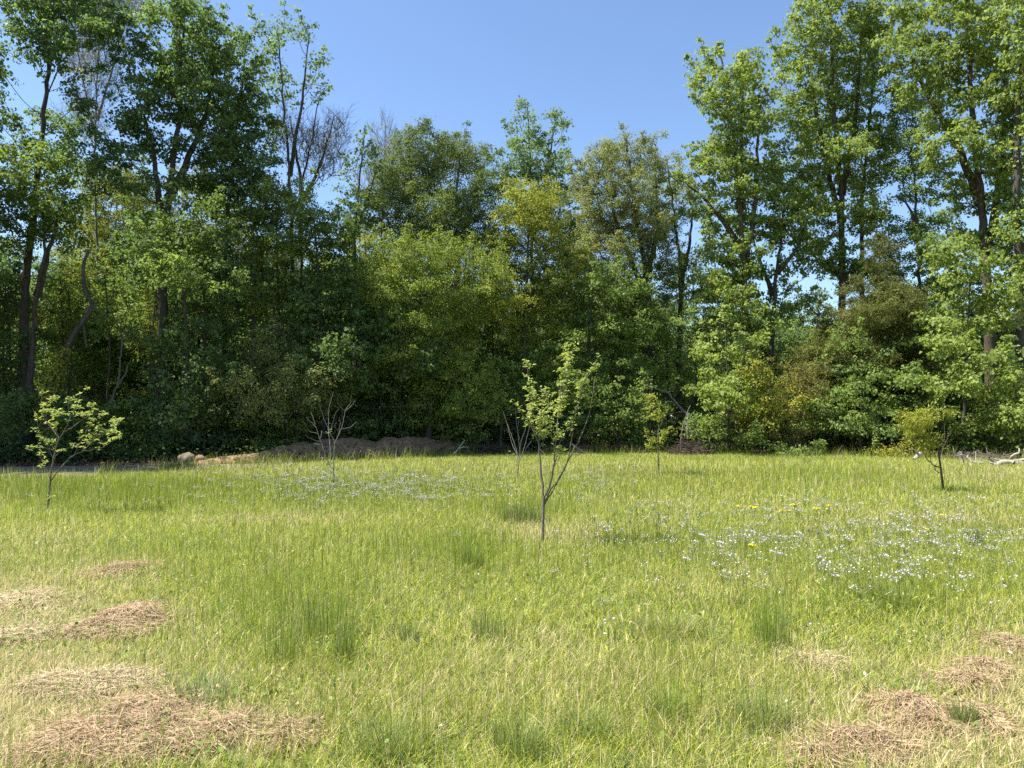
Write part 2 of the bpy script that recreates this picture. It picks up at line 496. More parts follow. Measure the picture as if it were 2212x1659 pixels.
def foliage(leafg, woodg, targets, sp, rng, dens=1.0, size=1.0, rs=None, twigs=True):
    nt_ = len(targets)
    if rs is None: rs = np.ones(nt_)
    if not nt_: return
    tips = sp['tips']
    off = rng.normal(size=(nt_, tips, 3)) * .5
    nrm = np.linalg.norm(off, axis=2, keepdims=True)
    off = off / (nrm + 1e-6) * np.minimum(nrm, 1.15)
    off = off * sp['rc'] * np.array([1, 1, sp['flat']]) * rs[:, None, None]
    tp = targets[:, None, :] + off
    # sprays droop outward
    tp[..., 2] -= .18 * (off[..., 0] ** 2 + off[..., 1] ** 2) / sp['rc']
    if twigs:
        for t, q in zip(targets, tp):
            for x in q[::2]:
                m_ = (t + x) / 2 + np.array([0, 0, .05])
                woodg.tube([t, m_, x], [.008, .006, .003], 3)
    tp = tp.reshape(-1, 3)
    cl = np.repeat(rng.random(nt_), tips)
    n = rng.poisson(sp['n'] * dens * np.repeat(np.clip(rs, .2, 1.3) ** 1.3, tips), len(tp))
    idx = np.repeat(np.arange(len(tp)), n)
    N_ = len(idx)
    g = rng.normal(size=(N_, 3))
    pos = tp[idx] + g * np.array([.13, .13, .075]) * (sp['rc'] / .5) * np.repeat(rs, tips)[idx][:, None]
    nn = rng.normal(size=(N_, 3)) * .62; nn[:, 2] += sp['up']
    out = pos - np.repeat(targets, tips, 0)[idx]
    nn += out * 2.0
    dr = rng.normal(size=(N_, 3)); dr += out * 1.2; dr[:, 2] -= .45
    s = size * (.45 + .85 * rng.random(N_))
    v = np.clip(.40 * cl[idx] + .35 * rng.random(N_) + .5 * (noise3(pos * .45, 17) - .25), 0, 1)
    leafg.leaves(pos, nn, dr, sp['L'] * s, sp['W'] * s, v)

def tree_core(root, tl, B, spec, rng, dens=1.0, asc=.5, hole=.40, bark='bark', seed=1, size=1.0, first=.3, bare=False, leafname='crown', twiglen=1.0, step=.45, shoots=.45):
    sp = SPEC[spec]
    T = clump_targets(B, sp['sp'], rng, hole, seed)
    wood = Geo(); lg = Geo()
    T, rs = add_shoots(T, B, rng, shoots) if not bare else (T, np.ones(len(T)))
    grow(wood, tl, T, rng, asc, first=first, step=step, tip=.010 if not bare else .008)
    if bare:
        for t in T:
            for q in range(5):
                d = rng.normal(size=3); d[2] = abs(d[2]) + 1.0; d /= np.linalg.norm(d); L = (.5 + .6 * rng.random()) * twiglen
                e = t + d * L; m_ = t + d * L * .5 + rng.normal(size=3) * .05
                wood.tube([t, m_, e], [.009, .007, .004], 3)
                for h in range(3):
                    d2 = d + rng.normal(size=3) * .5; d2 /= np.linalg.norm(d2)
                    s_ = t + d * L * (.35 + .5 * rng.random())
                    wood.tube([s_, s_ + d2 * .25 + rng.normal(size=3) * .02, s_ + d2 * .5], [.006, .005, .003], 3)
    if dens > 0:
        foliage(lg, wood, T, sp, rng, dens, size, rs, twigs=not bare)
    link('trunk', wood.mesh('trunk', [M[bark]], True), root)
    if lg.V: link(leafname, lg.mesh(leafname, [M[spec]], False, 'v'), root)

TREES = []
def tree(name, label, cat, spec, Y, trunks, blobs, r0=.16, dens=1.0, asc=.5, hole=.40, bark='bark', seed=1, size=1.0, first=.3, dy=1.2, bare=False, group=None, leafname='crown', twiglen=1.0, shoots=.45):
    """A tree from its stems and the masses of its crown, both in layout pixels at depth Y."""
    rng = np.random.default_rng(seed * 7919 + 13)
    sp = SPEC[spec]
    bx = trunks[0][0][0]
    base = PY(bx, 985, Y); base[2] = gz(base[0], base[1])
    root = empty(name, base, label, cat, group)
    tl = []
    for k, t in enumerate(trunks):
        pts = [PY(px, py, Y + (.25 * k if i == 0 else (rng.random() - .5) * .5 + .25 * k)) for i, (px, py) in enumerate(t)]
        if t[0][1] >= 960: pts[0][2] = gz(pts[0][0], pts[0][1]) - .12
        pts = [p - base for p in pts]
        rr = r0 * (1 if k == 0 else .7)
        tl.append((pts, rr, max(.02, rr * .16)))
    B = []
    for (px, py, rx, ry) in blobs:
        o_ = (rng.random() - .5) * 2 * dy
        c = PY(px, py, Y + o_) - base
        k = (Y + o_) / F
        rz = max(rx * k * 1.15, .9)
        B.append((c, np.array([rx * k, rz, ry * k])))
    tree_core(root, tl, B, spec, rng, dens, asc, hole, bark, seed, size, first, bare, leafname, twiglen, shoots=shoots)
    TREES.append(root)
    return root

# ------------------------------------------------------------------ the trees of the wood's edge
BT = 'broadleaf_tree'
# ---- left, tall and backlit
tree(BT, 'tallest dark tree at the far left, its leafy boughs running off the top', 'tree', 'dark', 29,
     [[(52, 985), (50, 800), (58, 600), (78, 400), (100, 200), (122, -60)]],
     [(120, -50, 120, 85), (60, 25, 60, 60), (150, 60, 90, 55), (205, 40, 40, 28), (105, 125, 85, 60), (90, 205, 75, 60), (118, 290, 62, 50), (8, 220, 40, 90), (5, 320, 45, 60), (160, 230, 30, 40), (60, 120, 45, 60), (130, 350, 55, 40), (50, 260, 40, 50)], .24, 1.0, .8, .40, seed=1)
tree(BT, 'grey-stemmed tree beside the tall dark one at left, with a bright lower crown', 'tree', 'mid', 27,
     [[(66, 985), (68, 800), (78, 650), (96, 545), (92, 430)], [(80, 640), (112, 520), (140, 420)]],
     [(60, 420, 100, 75), (20, 360, 60, 60), (90, 360, 70, 45), (130, 480, 60, 55), (40, 500, 70, 45), (-40, 470, 60, 70)], .17, .9, .4, .43, seed=2)
tree(BT, 'big forked tree with a broad glittering dark crown, second tall tree from the left', 'tree', 'dark', 30,
     [[(352, 985), (350, 760), (354, 560), (368, 400), (386, 250), (396, 30)], [(357, 520), (338, 380), (322, 290), (300, 215)], [(365, 430), (408, 340), (448, 230), (465, 120)]],
     [(395, 45, 70, 55), (330, 70, 50, 60), (465, 85, 60, 60), (400, 130, 95, 70), (300, 150, 45, 50), (480, 170, 70, 70), (430, 215, 90, 65), (345, 215, 70, 50), (500, 260, 55, 60), (305, 290, 55, 40), (440, 310, 75, 55), (360, 330, 40, 40), (255, 330, 60, 40), (235, 385, 45, 30), (390, 270, 50, 40), (430, 380, 60, 40), (320, 400, 50, 36), (500, 120, 36, 50), (280, 220, 36, 50), (370, 60, 60, 50)], .26, 1.0, .8, .41, seed=3)
tree(BT, 'slender-stemmed tree leaning against the right flank of the big forked dark crown', 'tree', 'dark', 31.5,
     [[(488, 985), (484, 760), (486, 560), (500, 380), (520, 200), (530, 110)]],
     [(525, 130, 40, 55), (545, 200, 45, 55), (545, 280, 55, 60), (520, 360, 65, 60), (470, 420, 60, 55), (565, 370, 45, 55), (530, 440, 60, 50), (490, 330, 50, 45), (560, 450, 45, 45)], .15, .95, .8, .40, seed=4)
tree(BT, 'sparse tree with two pointed leafy leaders left of the bare-topped tree', 'tree', 'bluish', 33,
     [[(640, 985), (634, 700), (628, 440), (615, 260), (598, 40)], [(625, 380), (650, 230), (668, 70)]],
     [(588, 55, 26, 38), (610, 100, 40, 50), (580, 150, 40, 45), (668, 85, 22, 38), (668, 150, 32, 45), (695, 185, 24, 35), (625, 190, 55, 50), (590, 240, 45, 50), (650, 250, 45, 40)], .15, .62, 1.1, .47, seed=5)
tree('bare_tree', 'leafless grey-twigged tree rising right of the two pointed leaders', 'tree', 'bronze', 34,
     [[(658, 985), (652, 700), (650, 420), (668, 330), (690, 215)], [(655, 430), (690, 360), (722, 250)], [(652, 420), (640, 330), (625, 250)]],
     [(680, 275, 50, 70), (640, 280, 45, 70), (722, 280, 28, 60), (690, 350, 55, 45), (610, 320, 40, 50)], .15, .18, 1.0, .50, seed=6, bare=True, twiglen=1.15)
tree('bare_tree', 'pale thin-twigged tree nearly without leaves between the two tallest dark crowns', 'tree', 'gold', 38,
     [[(225, 985), (212, 600), (205, 350), (212, 120), (222, -40)], [(208, 300), (180, 180), (160, 60)], [(210, 260), (250, 120), (275, 10)]],
     [(205, 30, 50, 80), (250, 60, 50, 80), (170, 130, 40, 70), (215, 180, 50, 60), (190, 260, 45, 50), (280, 20, 40, 60)], .10, .10, 1.1, .46, 'bark_pale', seed=7, bare=True, twiglen=1.3)
tree(BT, 'thin dark-stemmed tree with a few leaves right of the leafless grey tree', 'tree', 'bluish', 35,
     [[(768, 985), (764, 700), (766, 520), (776, 400), (788, 275)], [(768, 500), (795, 430), (815, 360)]],
     [(785, 300, 26, 36), (775, 350, 38, 40), (812, 350, 24, 40), (800, 410, 40, 40), (752, 420, 30, 40), (780, 470, 50, 35)], .14, .55, .9, .46, seed=8)
tree('bare_tree', 'fine-twigged bare tree behind the thin dark stem, left of the round deep-green crown', 'tree', 'gold', 39,
     [[(826, 985), (822, 700), (825, 450), (832, 270)]],
     [(825, 340, 36, 70), (850, 360, 30, 50), (800, 390, 32, 50), (830, 430, 40, 40)], .11, .10, 1.1, .3, 'bark_pale', seed=9, bare=True)
# ---- the wood goes on to the left of the picture and shades the track
for k, (X, Y, H) in enumerate([(-20.8, 22.0, 17), (-24.5, 26.5, 19), (-27.5, 31, 20)]):
    px = CX + F * X / (Y * cp); k_ = Y
    def q(dx, z): return project(X + dx, Y, z)
    tree(BT, ['tree just outside the left side of the picture, shading the earth track', 'dark tree at the left border behind the one shading the track', 'tallest tree beyond the left border of the picture'][k], 'tree', 'dark', Y,
         [[q(0, 0), q(.2, H * .4), q(.4, H * .8), q(.3, H)]], [(*q(dx, z), F * 1.9 / Y, F * 1.6 / Y) for dx, z in [(0, H - 1), (-1.5, H - 3), (1.5, H - 3.5), (0, H - 5.5), (2, H - 7), (-2, H - 7.5), (.5, H - 9), (1.8, H - 11), (-1.5, H - 11.5), (0, 4.5)]], .24, .9, .7, .40, seed=95 + k)
# ---- left, lower storeys
tree(BT, 'sunlit yellow-green tree standing back in the gap between the two big dark trees', 'tree', 'yellow', 41,
     [[(262, 985), (258, 760), (250, 600), (255, 400)]],
     [(255, 420, 80, 60), (200, 480, 60, 55), (320, 470, 60, 55), (265, 520, 90, 50), (185, 560, 60, 50), (330, 560, 60, 50), (255, 620, 90, 60)], .14, .85, .5, .42, seed=10)
tree(BT, 'small tree with pale big-leaved sprays under the big forked dark crown', 'tree', 'mid', 28,
     [[(402, 985), (404, 800), (398, 640), (392, 470)]],
     [(385, 455, 55, 40), (440, 470, 45, 40), (345, 510, 55, 45), (425, 535, 65, 45), (380, 590, 70, 40), (470, 590, 45, 45)], .11, .9, .4, .44, seed=11)
tree(BT, 'brown-tinged bushy crown below the leafless grey-twigged tree', 'tree', 'fine', 31,
     [[(610, 985), (606, 780), (600, 600), (596, 410)]],
     [(598, 400, 48, 45), (570, 460, 50, 50), (630, 450, 50, 45), (600, 520, 60, 50)], .11, .95, .5, .40, seed=12)
tree(BT, 'rounded mid-green tree left of the thin dark-stemmed tree', 'tree', 'mid', 31,
     [[(700, 985), (698, 800), (690, 640), (678, 450)]],
     [(668, 460, 55, 45), (715, 490, 50, 45), (650, 520, 55, 50), (705, 560, 70, 55), (745, 540, 45, 55), (640, 600, 70, 55)], .12, .95, .5, .42, seed=13)
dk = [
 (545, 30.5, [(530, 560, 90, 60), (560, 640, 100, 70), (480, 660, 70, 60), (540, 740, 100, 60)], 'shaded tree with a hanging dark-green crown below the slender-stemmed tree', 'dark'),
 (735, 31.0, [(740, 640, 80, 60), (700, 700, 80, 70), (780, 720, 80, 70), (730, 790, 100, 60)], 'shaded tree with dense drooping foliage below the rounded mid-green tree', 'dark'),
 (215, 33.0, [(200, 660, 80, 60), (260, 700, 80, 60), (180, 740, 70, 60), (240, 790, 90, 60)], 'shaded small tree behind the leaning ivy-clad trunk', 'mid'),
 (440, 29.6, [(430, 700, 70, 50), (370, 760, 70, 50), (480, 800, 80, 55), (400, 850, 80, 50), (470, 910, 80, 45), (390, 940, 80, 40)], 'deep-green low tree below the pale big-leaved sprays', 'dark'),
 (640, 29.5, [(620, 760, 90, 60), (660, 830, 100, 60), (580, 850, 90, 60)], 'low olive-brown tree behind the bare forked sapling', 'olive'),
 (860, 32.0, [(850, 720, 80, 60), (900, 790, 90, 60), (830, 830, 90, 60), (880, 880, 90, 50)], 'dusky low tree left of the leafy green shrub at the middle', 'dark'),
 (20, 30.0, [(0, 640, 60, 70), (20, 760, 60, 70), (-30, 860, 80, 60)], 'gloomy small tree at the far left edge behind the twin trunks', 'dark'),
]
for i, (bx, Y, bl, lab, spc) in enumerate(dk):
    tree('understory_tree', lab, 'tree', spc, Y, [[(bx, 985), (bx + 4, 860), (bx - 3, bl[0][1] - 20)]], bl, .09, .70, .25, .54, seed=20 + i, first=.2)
# ---- middle
tree(BT, 'round dense tree with a deep-green fine-leaved crown at the middle', 'tree', 'deep', 35,
     [[(985, 985), (990, 760), (988, 600), (985, 450), (995, 320)], [(988, 560), (955, 450), (915, 340)], [(990, 540), (1020, 440), (1040, 370)]],
     [(885, 315, 38, 32), (870, 360, 45, 45), (930, 325, 45, 35), (985, 330, 50, 32), (1025, 345, 35, 40), (1000, 395, 70, 45), (925, 400, 65, 50), (1050, 410, 35, 45), (865, 430, 50, 50), (940, 465, 60, 45), (1030, 470, 50, 40), (850, 500, 40, 45), (900, 500, 60, 45), (975, 520, 60, 40), (1045, 530, 45, 40), (960, 350, 60, 40), (1010, 440, 60, 40), (820, 450, 30, 40), (905, 290, 26, 18)], .2, 1.1, .7, .34, seed=30)
tree(BT, 'bright yellow-green tree spreading low in front of the round dense tree', 'tree', 'fine', 31.5,
     [[(925, 985), (928, 800), (915, 680), (885, 560)], [(925, 760), (960, 660), (1005, 580)], [(928, 790), (985, 690), (1060, 640)]],
     [(850, 560, 65, 50), (920, 550, 65, 45), (985, 560, 60, 45), (1035, 590, 50, 45), (880, 630, 70, 50), (960, 630, 70, 50), (830, 630, 50, 50), (1040, 660, 55, 45), (900, 700, 70, 45), (990, 710, 60, 45), (780, 590, 40, 45), (1070, 590, 40, 40), (860, 760, 60, 40), (950, 780, 60, 40)], .15, 1.0, .4, .38, seed=31)
tree(BT, 'blue-green tree whose twin pointed tops are the tallest at the middle', 'tree', 'bluish', 42,
     [[(1152, 985), (1150, 700), (1148, 450), (1140, 225)], [(1150, 520), (1180, 380), (1203, 235)]],
     [(1138, 250, 18, 36), (1135, 300, 36, 36), (1204, 262, 14, 30), (1195, 310, 24, 36), (1108, 320, 24, 34), (1150, 350, 60, 40), (1210, 350, 22, 34), (1180, 400, 50, 45), (1110, 390, 30, 40), (1215, 410, 30, 40), (1060, 350, 22, 30), (1075, 400, 28, 40), (1150, 450, 60, 40), (1220, 470, 40, 40), (1230, 540, 40, 40)], .18, 1.05, 1.1, .36, seed=32)
tree(BT, 'yellow-green upright tree below the twin pointed tops', 'tree', 'yellow', 34,
     [[(1130, 985), (1132, 760), (1140, 560), (1148, 400)], [(1133, 740), (1100, 600), (1090, 480)]],
     [(1145, 405, 50, 36), (1110, 450, 45, 45), (1175, 460, 45, 45), (1140, 510, 65, 45), (1095, 530, 50, 50), (1190, 540, 45, 50), (1130, 590, 70, 50), (1090, 650, 55, 45), (1170, 660, 55, 50), (1205, 610, 40, 50), (1080, 580, 45, 45), (1140, 720, 55, 40)], .15, 1.05, .6, .37, seed=33)
tree('oak_tree', 'clumpy brownish-olive tree with knobbly rounded tops right of the twin pointed tops', 'tree', 'olive', 37,
     [[(1408, 985), (1406, 760), (1395, 600), (1370, 450), (1352, 300)], [(1400, 640), (1345, 520), (1300, 370)], [(1398, 600), (1420, 480), (1415, 350)]],
     [(1300, 325, 30, 26), (1285, 365, 38, 32), (1345, 305, 28, 26), (1385, 315, 30, 26), (1350, 350, 50, 38), (1405, 365, 36, 38), (1300, 420, 50, 42), (1370, 425, 55, 42), (1420, 430, 36, 42), (1275, 470, 40, 40), (1330, 490, 55, 42), (1400, 500, 50, 45), (1290, 540, 45, 40), (1365, 560, 55, 40), (1420, 570, 36, 40), (1310, 600, 50, 36), (1380, 620, 50, 36), (1430, 640, 36, 36), (1260, 540, 36, 40), (1250, 400, 22, 30), (1440, 500, 26, 40), (1340, 660, 55, 40), (1400, 700, 45, 40)], .26, 1.15, .6, .34, seed=34, dy=1.6)
tree(BT, 'low spreading tree under the clumpy brownish-olive crown', 'tree', 'mid', 34.5,
     [[(1262, 985), (1268, 820), (1275, 680), (1285, 590)], [(1266, 800), (1310, 700), (1350, 620)]],
     [(1255, 600, 55, 42), (1310, 610, 55, 42), (1365, 640, 50, 42), (1230, 665, 50, 42), (1290, 680, 60, 40), (1350, 710, 55, 38), (1250, 740, 55, 38), (1310, 770, 55, 36)], .13, .95, .4, .36, seed=35)
tree(BT, 'pale light-green tree between the clumpy olive tree and the tall sunlit trees', 'tree', 'yellow', 38,
     [[(1468, 985), (1466, 780), (1470, 600), (1455, 460), (1440, 340)], [(1470, 620), (1490, 520), (1500, 400)]],
     [(1440, 350, 26, 30), (1455, 400, 36, 36), (1490, 410, 24, 36), (1470, 460, 36, 40), (1440, 480, 28, 40), (1500, 560, 36, 40), (1450, 560, 30, 40)], .2, .75, .8, .43, seed=36)
md = [
 (1080, 33.0, [(1070, 760, 75, 50), (1110, 820, 75, 50), (1050, 850, 75, 50)], 'dark green low tree directly behind the bare twigs left of the tall leafy sapling', 'mid'),
 (1200, 34.5, [(1195, 780, 70, 45), (1235, 840, 70, 45), (1180, 870, 65, 45)], 'leafy understory tree straight behind the tall leafy sapling', 'mid'),
 (1335, 33.5, [(1335, 800, 65, 45), (1380, 860, 60, 45), (1310, 880, 65, 45)], 'shady understory tree left of the small leafy sapling at right centre', 'mid'),
 (990, 32.5, [(970, 800, 75, 50), (1010, 860, 75, 50), (940, 880, 70, 50)], 'dim understory tree under the bright yellow-green spreading tree', 'fine'),
 (1440, 35.5, [(1440, 700, 50, 45), (1470, 780, 55, 45), (1420, 830, 55, 45)], 'dark leafy small tree beneath the pale light-green tree', 'mid'),
]
for i, (bx, Y, bl, lab, spc) in enumerate(md):
    tree('understory_tree', lab, 'tree', spc, Y, [[(bx, 985), (bx + 4, 880), (bx - 3, bl[0][1] - 20)]], bl, .09, .8, .25, .47, seed=40 + i, first=.2)
# ---- right, tall and sunlit
tree(BT, 'tall light-green tree with a long limb reaching left, first of the sunlit tall trees', 'tree', 'poplar', 36,
     [[(1614, 985), (1612, 800), (1608, 620), (1600, 480), (1585, 300), (1556, 120)], [(1606, 600), (1630, 430), (1640, 200)], [(1604, 540), (1540, 450), (1480, 395)], [(1600, 450), (1602, 300), (1605, 140)]],
     [(1525, 160, 26, 40), (1550, 150, 26, 40), (1590, 160, 30, 45), (1625, 150, 26, 40), (1545, 225, 40, 45), (1600, 240, 45, 50), (1645, 220, 30, 50), (1570, 310, 50, 50), (1630, 310, 50, 50), (1545, 380, 45, 40), (1600, 390, 60, 45), (1655, 400, 45, 45), (1510, 440, 40, 30), (1470, 400, 30, 26), (1575, 470, 55, 35), (1640, 490, 50, 40), (1560, 540, 55, 36), (1610, 590, 50, 36), (1530, 600, 45, 34), (1575, 650, 50, 34), (1630, 260, 45, 50), (1570, 180, 40, 40), (1660, 360, 40, 45), (1520, 330, 26, 30)], .25, 1.05, .9, .38, 'bark_brown', seed=50)
tree(BT, 'crook-limbed dark-trunked tree immediately right of the long-limbed tall tree', 'tree', 'poplar', 36.5,
     [[(1666, 985), (1668, 760), (1674, 620), (1690, 500), (1694, 400)], [(1678, 590), (1720, 540), (1740, 480)], [(1670, 640), (1640, 560), (1625, 500)]],
     [(1690, 430, 45, 40), (1735, 450, 36, 36), (1700, 500, 45, 36), (1650, 560, 50, 36), (1740, 560, 40, 30), (1560, 560, 50, 34), (1600, 630, 50, 34), (1690, 600, 40, 30), (1530, 620, 40, 34), (1700, 650, 45, 30), (1640, 690, 45, 30), (1590, 700, 40, 30)], .2, 1.0, .4, .40, seed=51)
tree(BT, 'very tall pale-green tree with a straight twin trunk, running off the top at right', 'tree', 'poplar', 38,
     [[(1824, 985), (1821, 760), (1818, 560), (1815, 400), (1800, 200), (1792, -60)], [(1818, 480), (1772, 300), (1740, 100)], [(1817, 420), (1850, 250), (1862, 40)]],
     [(1790, -20, 60, 55), (1725, 50, 30, 45), (1760, 60, 45, 50), (1825, 60, 50, 60), (1740, 120, 40, 50), (1790, 150, 55, 55), (1850, 130, 36, 55), (1735, 200, 45, 50), (1800, 230, 60, 50), (1850, 240, 45, 50), (1760, 290, 55, 50), (1830, 320, 55, 45), (1720, 330, 40, 45), (1780, 370, 60, 40), (1850, 390, 45, 40), (1730, 410, 45, 36), (1800, 450, 55, 32), (1865, 470, 36, 36), (1780, 510, 55, 32), (1840, 570, 45, 30), (1760, 440, 40, 30), (1700, 140, 26, 40), (1700, 260, 36, 45), (1870, 60, 40, 50), (1690, 370, 36, 36)], .26, 1.0, 1.0, .42, 'bark_brown', seed=52)
tree(BT, 'tall slim tree just right of the straight twin trunk, merging with its crown', 'tree', 'poplar', 38.5,
     [[(1868, 985), (1865, 760), (1861, 560), (1866, 380), (1884, 200), (1892, 20)]],
     [(1890, 30, 36, 50), (1900, 100, 40, 50), (1885, 180, 40, 55), (1910, 240, 34, 50), (1890, 310, 36, 50), (1880, 390, 34, 45), (1850, 540, 55, 36), (1800, 560, 50, 32), (1870, 460, 36, 36), (1860, 600, 50, 30)], .18, 1.05, 1.0, .38, seed=53)
tree(BT, 'darker narrow tree between sky gaps, left of the great tree at the right edge', 'tree', 'mid', 37,
     [[(1988, 985), (1986, 760), (1984, 560), (1976, 400), (1955, 240)], [(1985, 520), (1965, 450), (1935, 420)]],
     [(1950, 200, 34, 45), (1960, 260, 36, 45), (1985, 320, 34, 40), (1960, 370, 34, 40), (1985, 430, 45, 40), (1965, 490, 50, 36), (2000, 540, 45, 36), (1955, 570, 45, 34), (2010, 620, 50, 36), (1990, 250, 34, 40), (1940, 320, 34, 40), (2010, 380, 34, 36)], .16, 1.1, .8, .36, seed=54)
tree(BT, 'great forked dark-trunked tree with layered bright boughs near the right edge', 'tree', 'poplar', 33,
     [[(2142, 985), (2140, 800), (2132, 600), (2118, 420), (2100, 230), (2085, -60)], [(2130, 560), (2160, 380), (2172, 160), (2178, -60)], [(2120, 440), (2060, 300), (1990, 180), (1940, 60)]],
     [(2070, -20, 70, 60), (2150, -10, 60, 60), (1965, 40, 45, 60), (2015, 50, 50, 55), (2085, 80, 60, 55), (2150, 90, 55, 55), (2040, 150, 55, 45), (2110, 170, 60, 45), (2175, 180, 45, 55), (2060, 240, 60, 36), (2130, 260, 60, 40), (2190, 280, 40, 50), (2075, 310, 60, 36), (2140, 350, 50, 40), (2030, 350, 36, 30), (2100, 420, 50, 34), (2170, 440, 50, 40), (2000, 120, 40, 40), (2020, 270, 40, 30), (2180, 380, 40, 40), (2130, 500, 60, 34), (1950, 100, 40, 50), (1990, 180, 45, 40), (2070, 380, 50, 34), (2180, 540, 40, 36)], .30, 1.05, .6, .39, 'bark_brown', seed=55)
tree(BT, 'big dark-stemmed tree cut off by the right edge', 'tree', 'poplar', 31,
     [[(2212, 985), (2206, 760), (2200, 560), (2196, 380), (2204, 100), (2215, -60)]],
     [(2230, 0, 70, 70), (2200, 90, 45, 60), (2245, 120, 70, 70), (2225, 210, 60, 60), (2240, 320, 60, 60), (2195, 400, 40, 50), (2230, 480, 60, 60), (2205, 560, 50, 45), (2230, 640, 60, 50), (2190, 700, 50, 40)], .28, 1.05, .8, .38, seed=56)
# ---- trees standing behind the gaps
for i, (bx, Y, spc, bl, lab) in enumerate([
 (1345, 41, 'mid', [(1300, 640, 60, 50), (1370, 660, 60, 50), (1330, 720, 70, 50), (1400, 740, 60, 45), (1280, 740, 55, 45)], 'green tree glimpsed behind the trunk of the clumpy brownish-olive tree'),
 (1500, 42, 'bluish', [(1480, 600, 45, 40), (1530, 650, 50, 40), (1480, 690, 50, 45), (1540, 730, 50, 40)], 'bluish tree filling the gap left of the long-limbed tall trunk'),
 (1730, 43, 'bluish', [(1700, 690, 50, 40), (1760, 660, 40, 36), (1740, 740, 60, 40), (1670, 750, 50, 36)], 'bluish far tree low in the sky gap left of the feathery evergreen'),
 (1945, 42, 'mid', [(1930, 640, 45, 36), (1990, 690, 50, 36), (2030, 640, 45, 36), (1960, 740, 60, 36)], 'dark far tree right behind the top of the feathery evergreen'),
 (2060, 40, 'bluish', [(2040, 480, 36, 36), (2080, 540, 45, 40), (2060, 620, 50, 40), (2120, 640, 50, 40), (2010, 570, 36, 30)], 'bluish tree seen between the dark narrow tree and the great forked trunk'),
 (1210, 44, 'fine', [(1220, 520, 45, 45), (1240, 590, 50, 45), (1190, 640, 60, 45), (1230, 700, 60, 45)], 'yellowish tree seen in the gap between the upright tree and the olive crown'),
 (800, 42, 'yellow', [(790, 540, 45, 40), (750, 600, 50, 40), (810, 620, 60, 45)], 'sunlit yellowish tree peeping out behind the thin dark stem'),
 (430, 44, 'yellow', [(420, 400, 50, 50), (470, 480, 60, 50), (400, 520, 60, 50), (450, 580, 70, 50), (520, 540, 60, 50)], 'sunlit tree far back between the forked trunk and the slender stem'),
]):
    tree(BT, lab, 'tree', spc, Y, [[(bx, 985), (bx + 4, 860), (bx - 3, bl[0][1] - 20)]], bl, .12, .95, .4, .40, seed=130 + i)
# ---- right, lower storeys
tree('understory_tree', 'bright layered small tree in front of the great forked trunk near the right edge', 'tree', 'poplar', 30.5,
     [[(2080, 985), (2084, 860), (2090, 720), (2095, 600)], [(2083, 860), (2040, 760), (2010, 690)]],
     [(2060, 545, 45, 30), (2110, 590, 50, 28), (2170, 620, 60, 34), (2075, 650, 55, 30), (2140, 690, 60, 32), (2020, 690, 40, 28), (2050, 740, 60, 30), (2110, 770, 60, 30), (2030, 800, 50, 30), (2080, 830, 60, 32)], .11, .95, .3, .42, seed=57)
tree('understory_tree', 'light-green bushy tree at the lower right edge beside the great trunk', 'tree', 'poplar', 29.5,
     [[(2195, 990), (2196, 900), (2192, 800)]],
     [(2200, 780, 50, 40), (2225, 850, 60, 45), (2165, 870, 45, 36), (2200, 910, 60, 40)], .09, .95, .3, .42, seed=58, first=.2)
tree('cedar_tree', 'brownish-olive conical evergreen with feathery foliage right of centre-right gap', 'tree', 'cedar', 33.6,
     [[(1890, 985), (1894, 800), (1904, 520)]],
     [(1905, 545, 18, 30), (1905, 590, 36, 30), (1890, 630, 55, 30), (1935, 650, 45, 30), (1890, 680, 75, 32), (1945, 710, 55, 32), (1850, 720, 70, 34), (1900, 750, 90, 34), (1800, 770, 70, 36), (1965, 770, 50, 36), (1860, 800, 100, 36), (1770, 820, 60, 40), (1930, 820, 80, 36)], .16, 1.5, .15, .26, seed=59, first=.15)
tree('understory_tree', 'green spray-leaved tree mixed into the front of the feathery evergreen', 'tree', 'mid', 33,
     [[(1862, 985), (1862, 860), (1870, 720)]],
     [(1880, 690, 40, 26), (1845, 730, 50, 28), (1900, 750, 55, 28), (1830, 790, 55, 30), (1885, 810, 60, 30)], .09, .85, .3, .44, seed=60, first=.2)
tree('dogwood_tree', 'wide low tree with flat tiers of leaves over a dark hollow at right', 'tree', 'mid', 31.5,
     [[(1860, 985), (1858, 930), (1866, 850)], [(1850, 985), (1830, 930), (1790, 880)], [(1870, 985), (1900, 920), (1950, 860)]],
     [(1905, 820, 70, 22), (1960, 850, 55, 24), (1850, 850, 80, 22), (1800, 880, 60, 24), (1890, 880, 85, 22), (1960, 900, 60, 24), (1760, 905, 45, 26), (1830, 915, 75, 22), (1910, 925, 70, 20)], .08, 1.0, .12, .36, seed=61, first=.3, dy=.8)
tree('understory_tree', 'fresh green upright small tree left of the golden bush', 'tree', 'poplar', 32,
     [[(1572, 985), (1574, 860), (1566, 700)], [(1573, 900), (1600, 820), (1610, 740)]],
     [(1560, 710, 45, 32), (1600, 750, 40, 32), (1545, 770, 45, 34), (1590, 810, 50, 34), (1545, 840, 45, 34), (1600, 870, 50, 36), (1550, 910, 55, 36), (1600, 930, 50, 34)], .09, .95, .35, .40, seed=62, first=.15)
tree('golden_bush', 'golden-yellow tall bush between the fresh green tree and the evergreen', 'bush', 'gold', 32,
     [[(1665, 985), (1666, 900), (1660, 800)], [(1668, 985), (1690, 900), (1700, 850)]],
     [(1640, 810, 36, 26), (1665, 840, 42, 30), (1630, 860, 36, 28), (1675, 890, 45, 30), (1640, 915, 40, 28)], .06, .95, .35, .38, seed=63, first=.1)
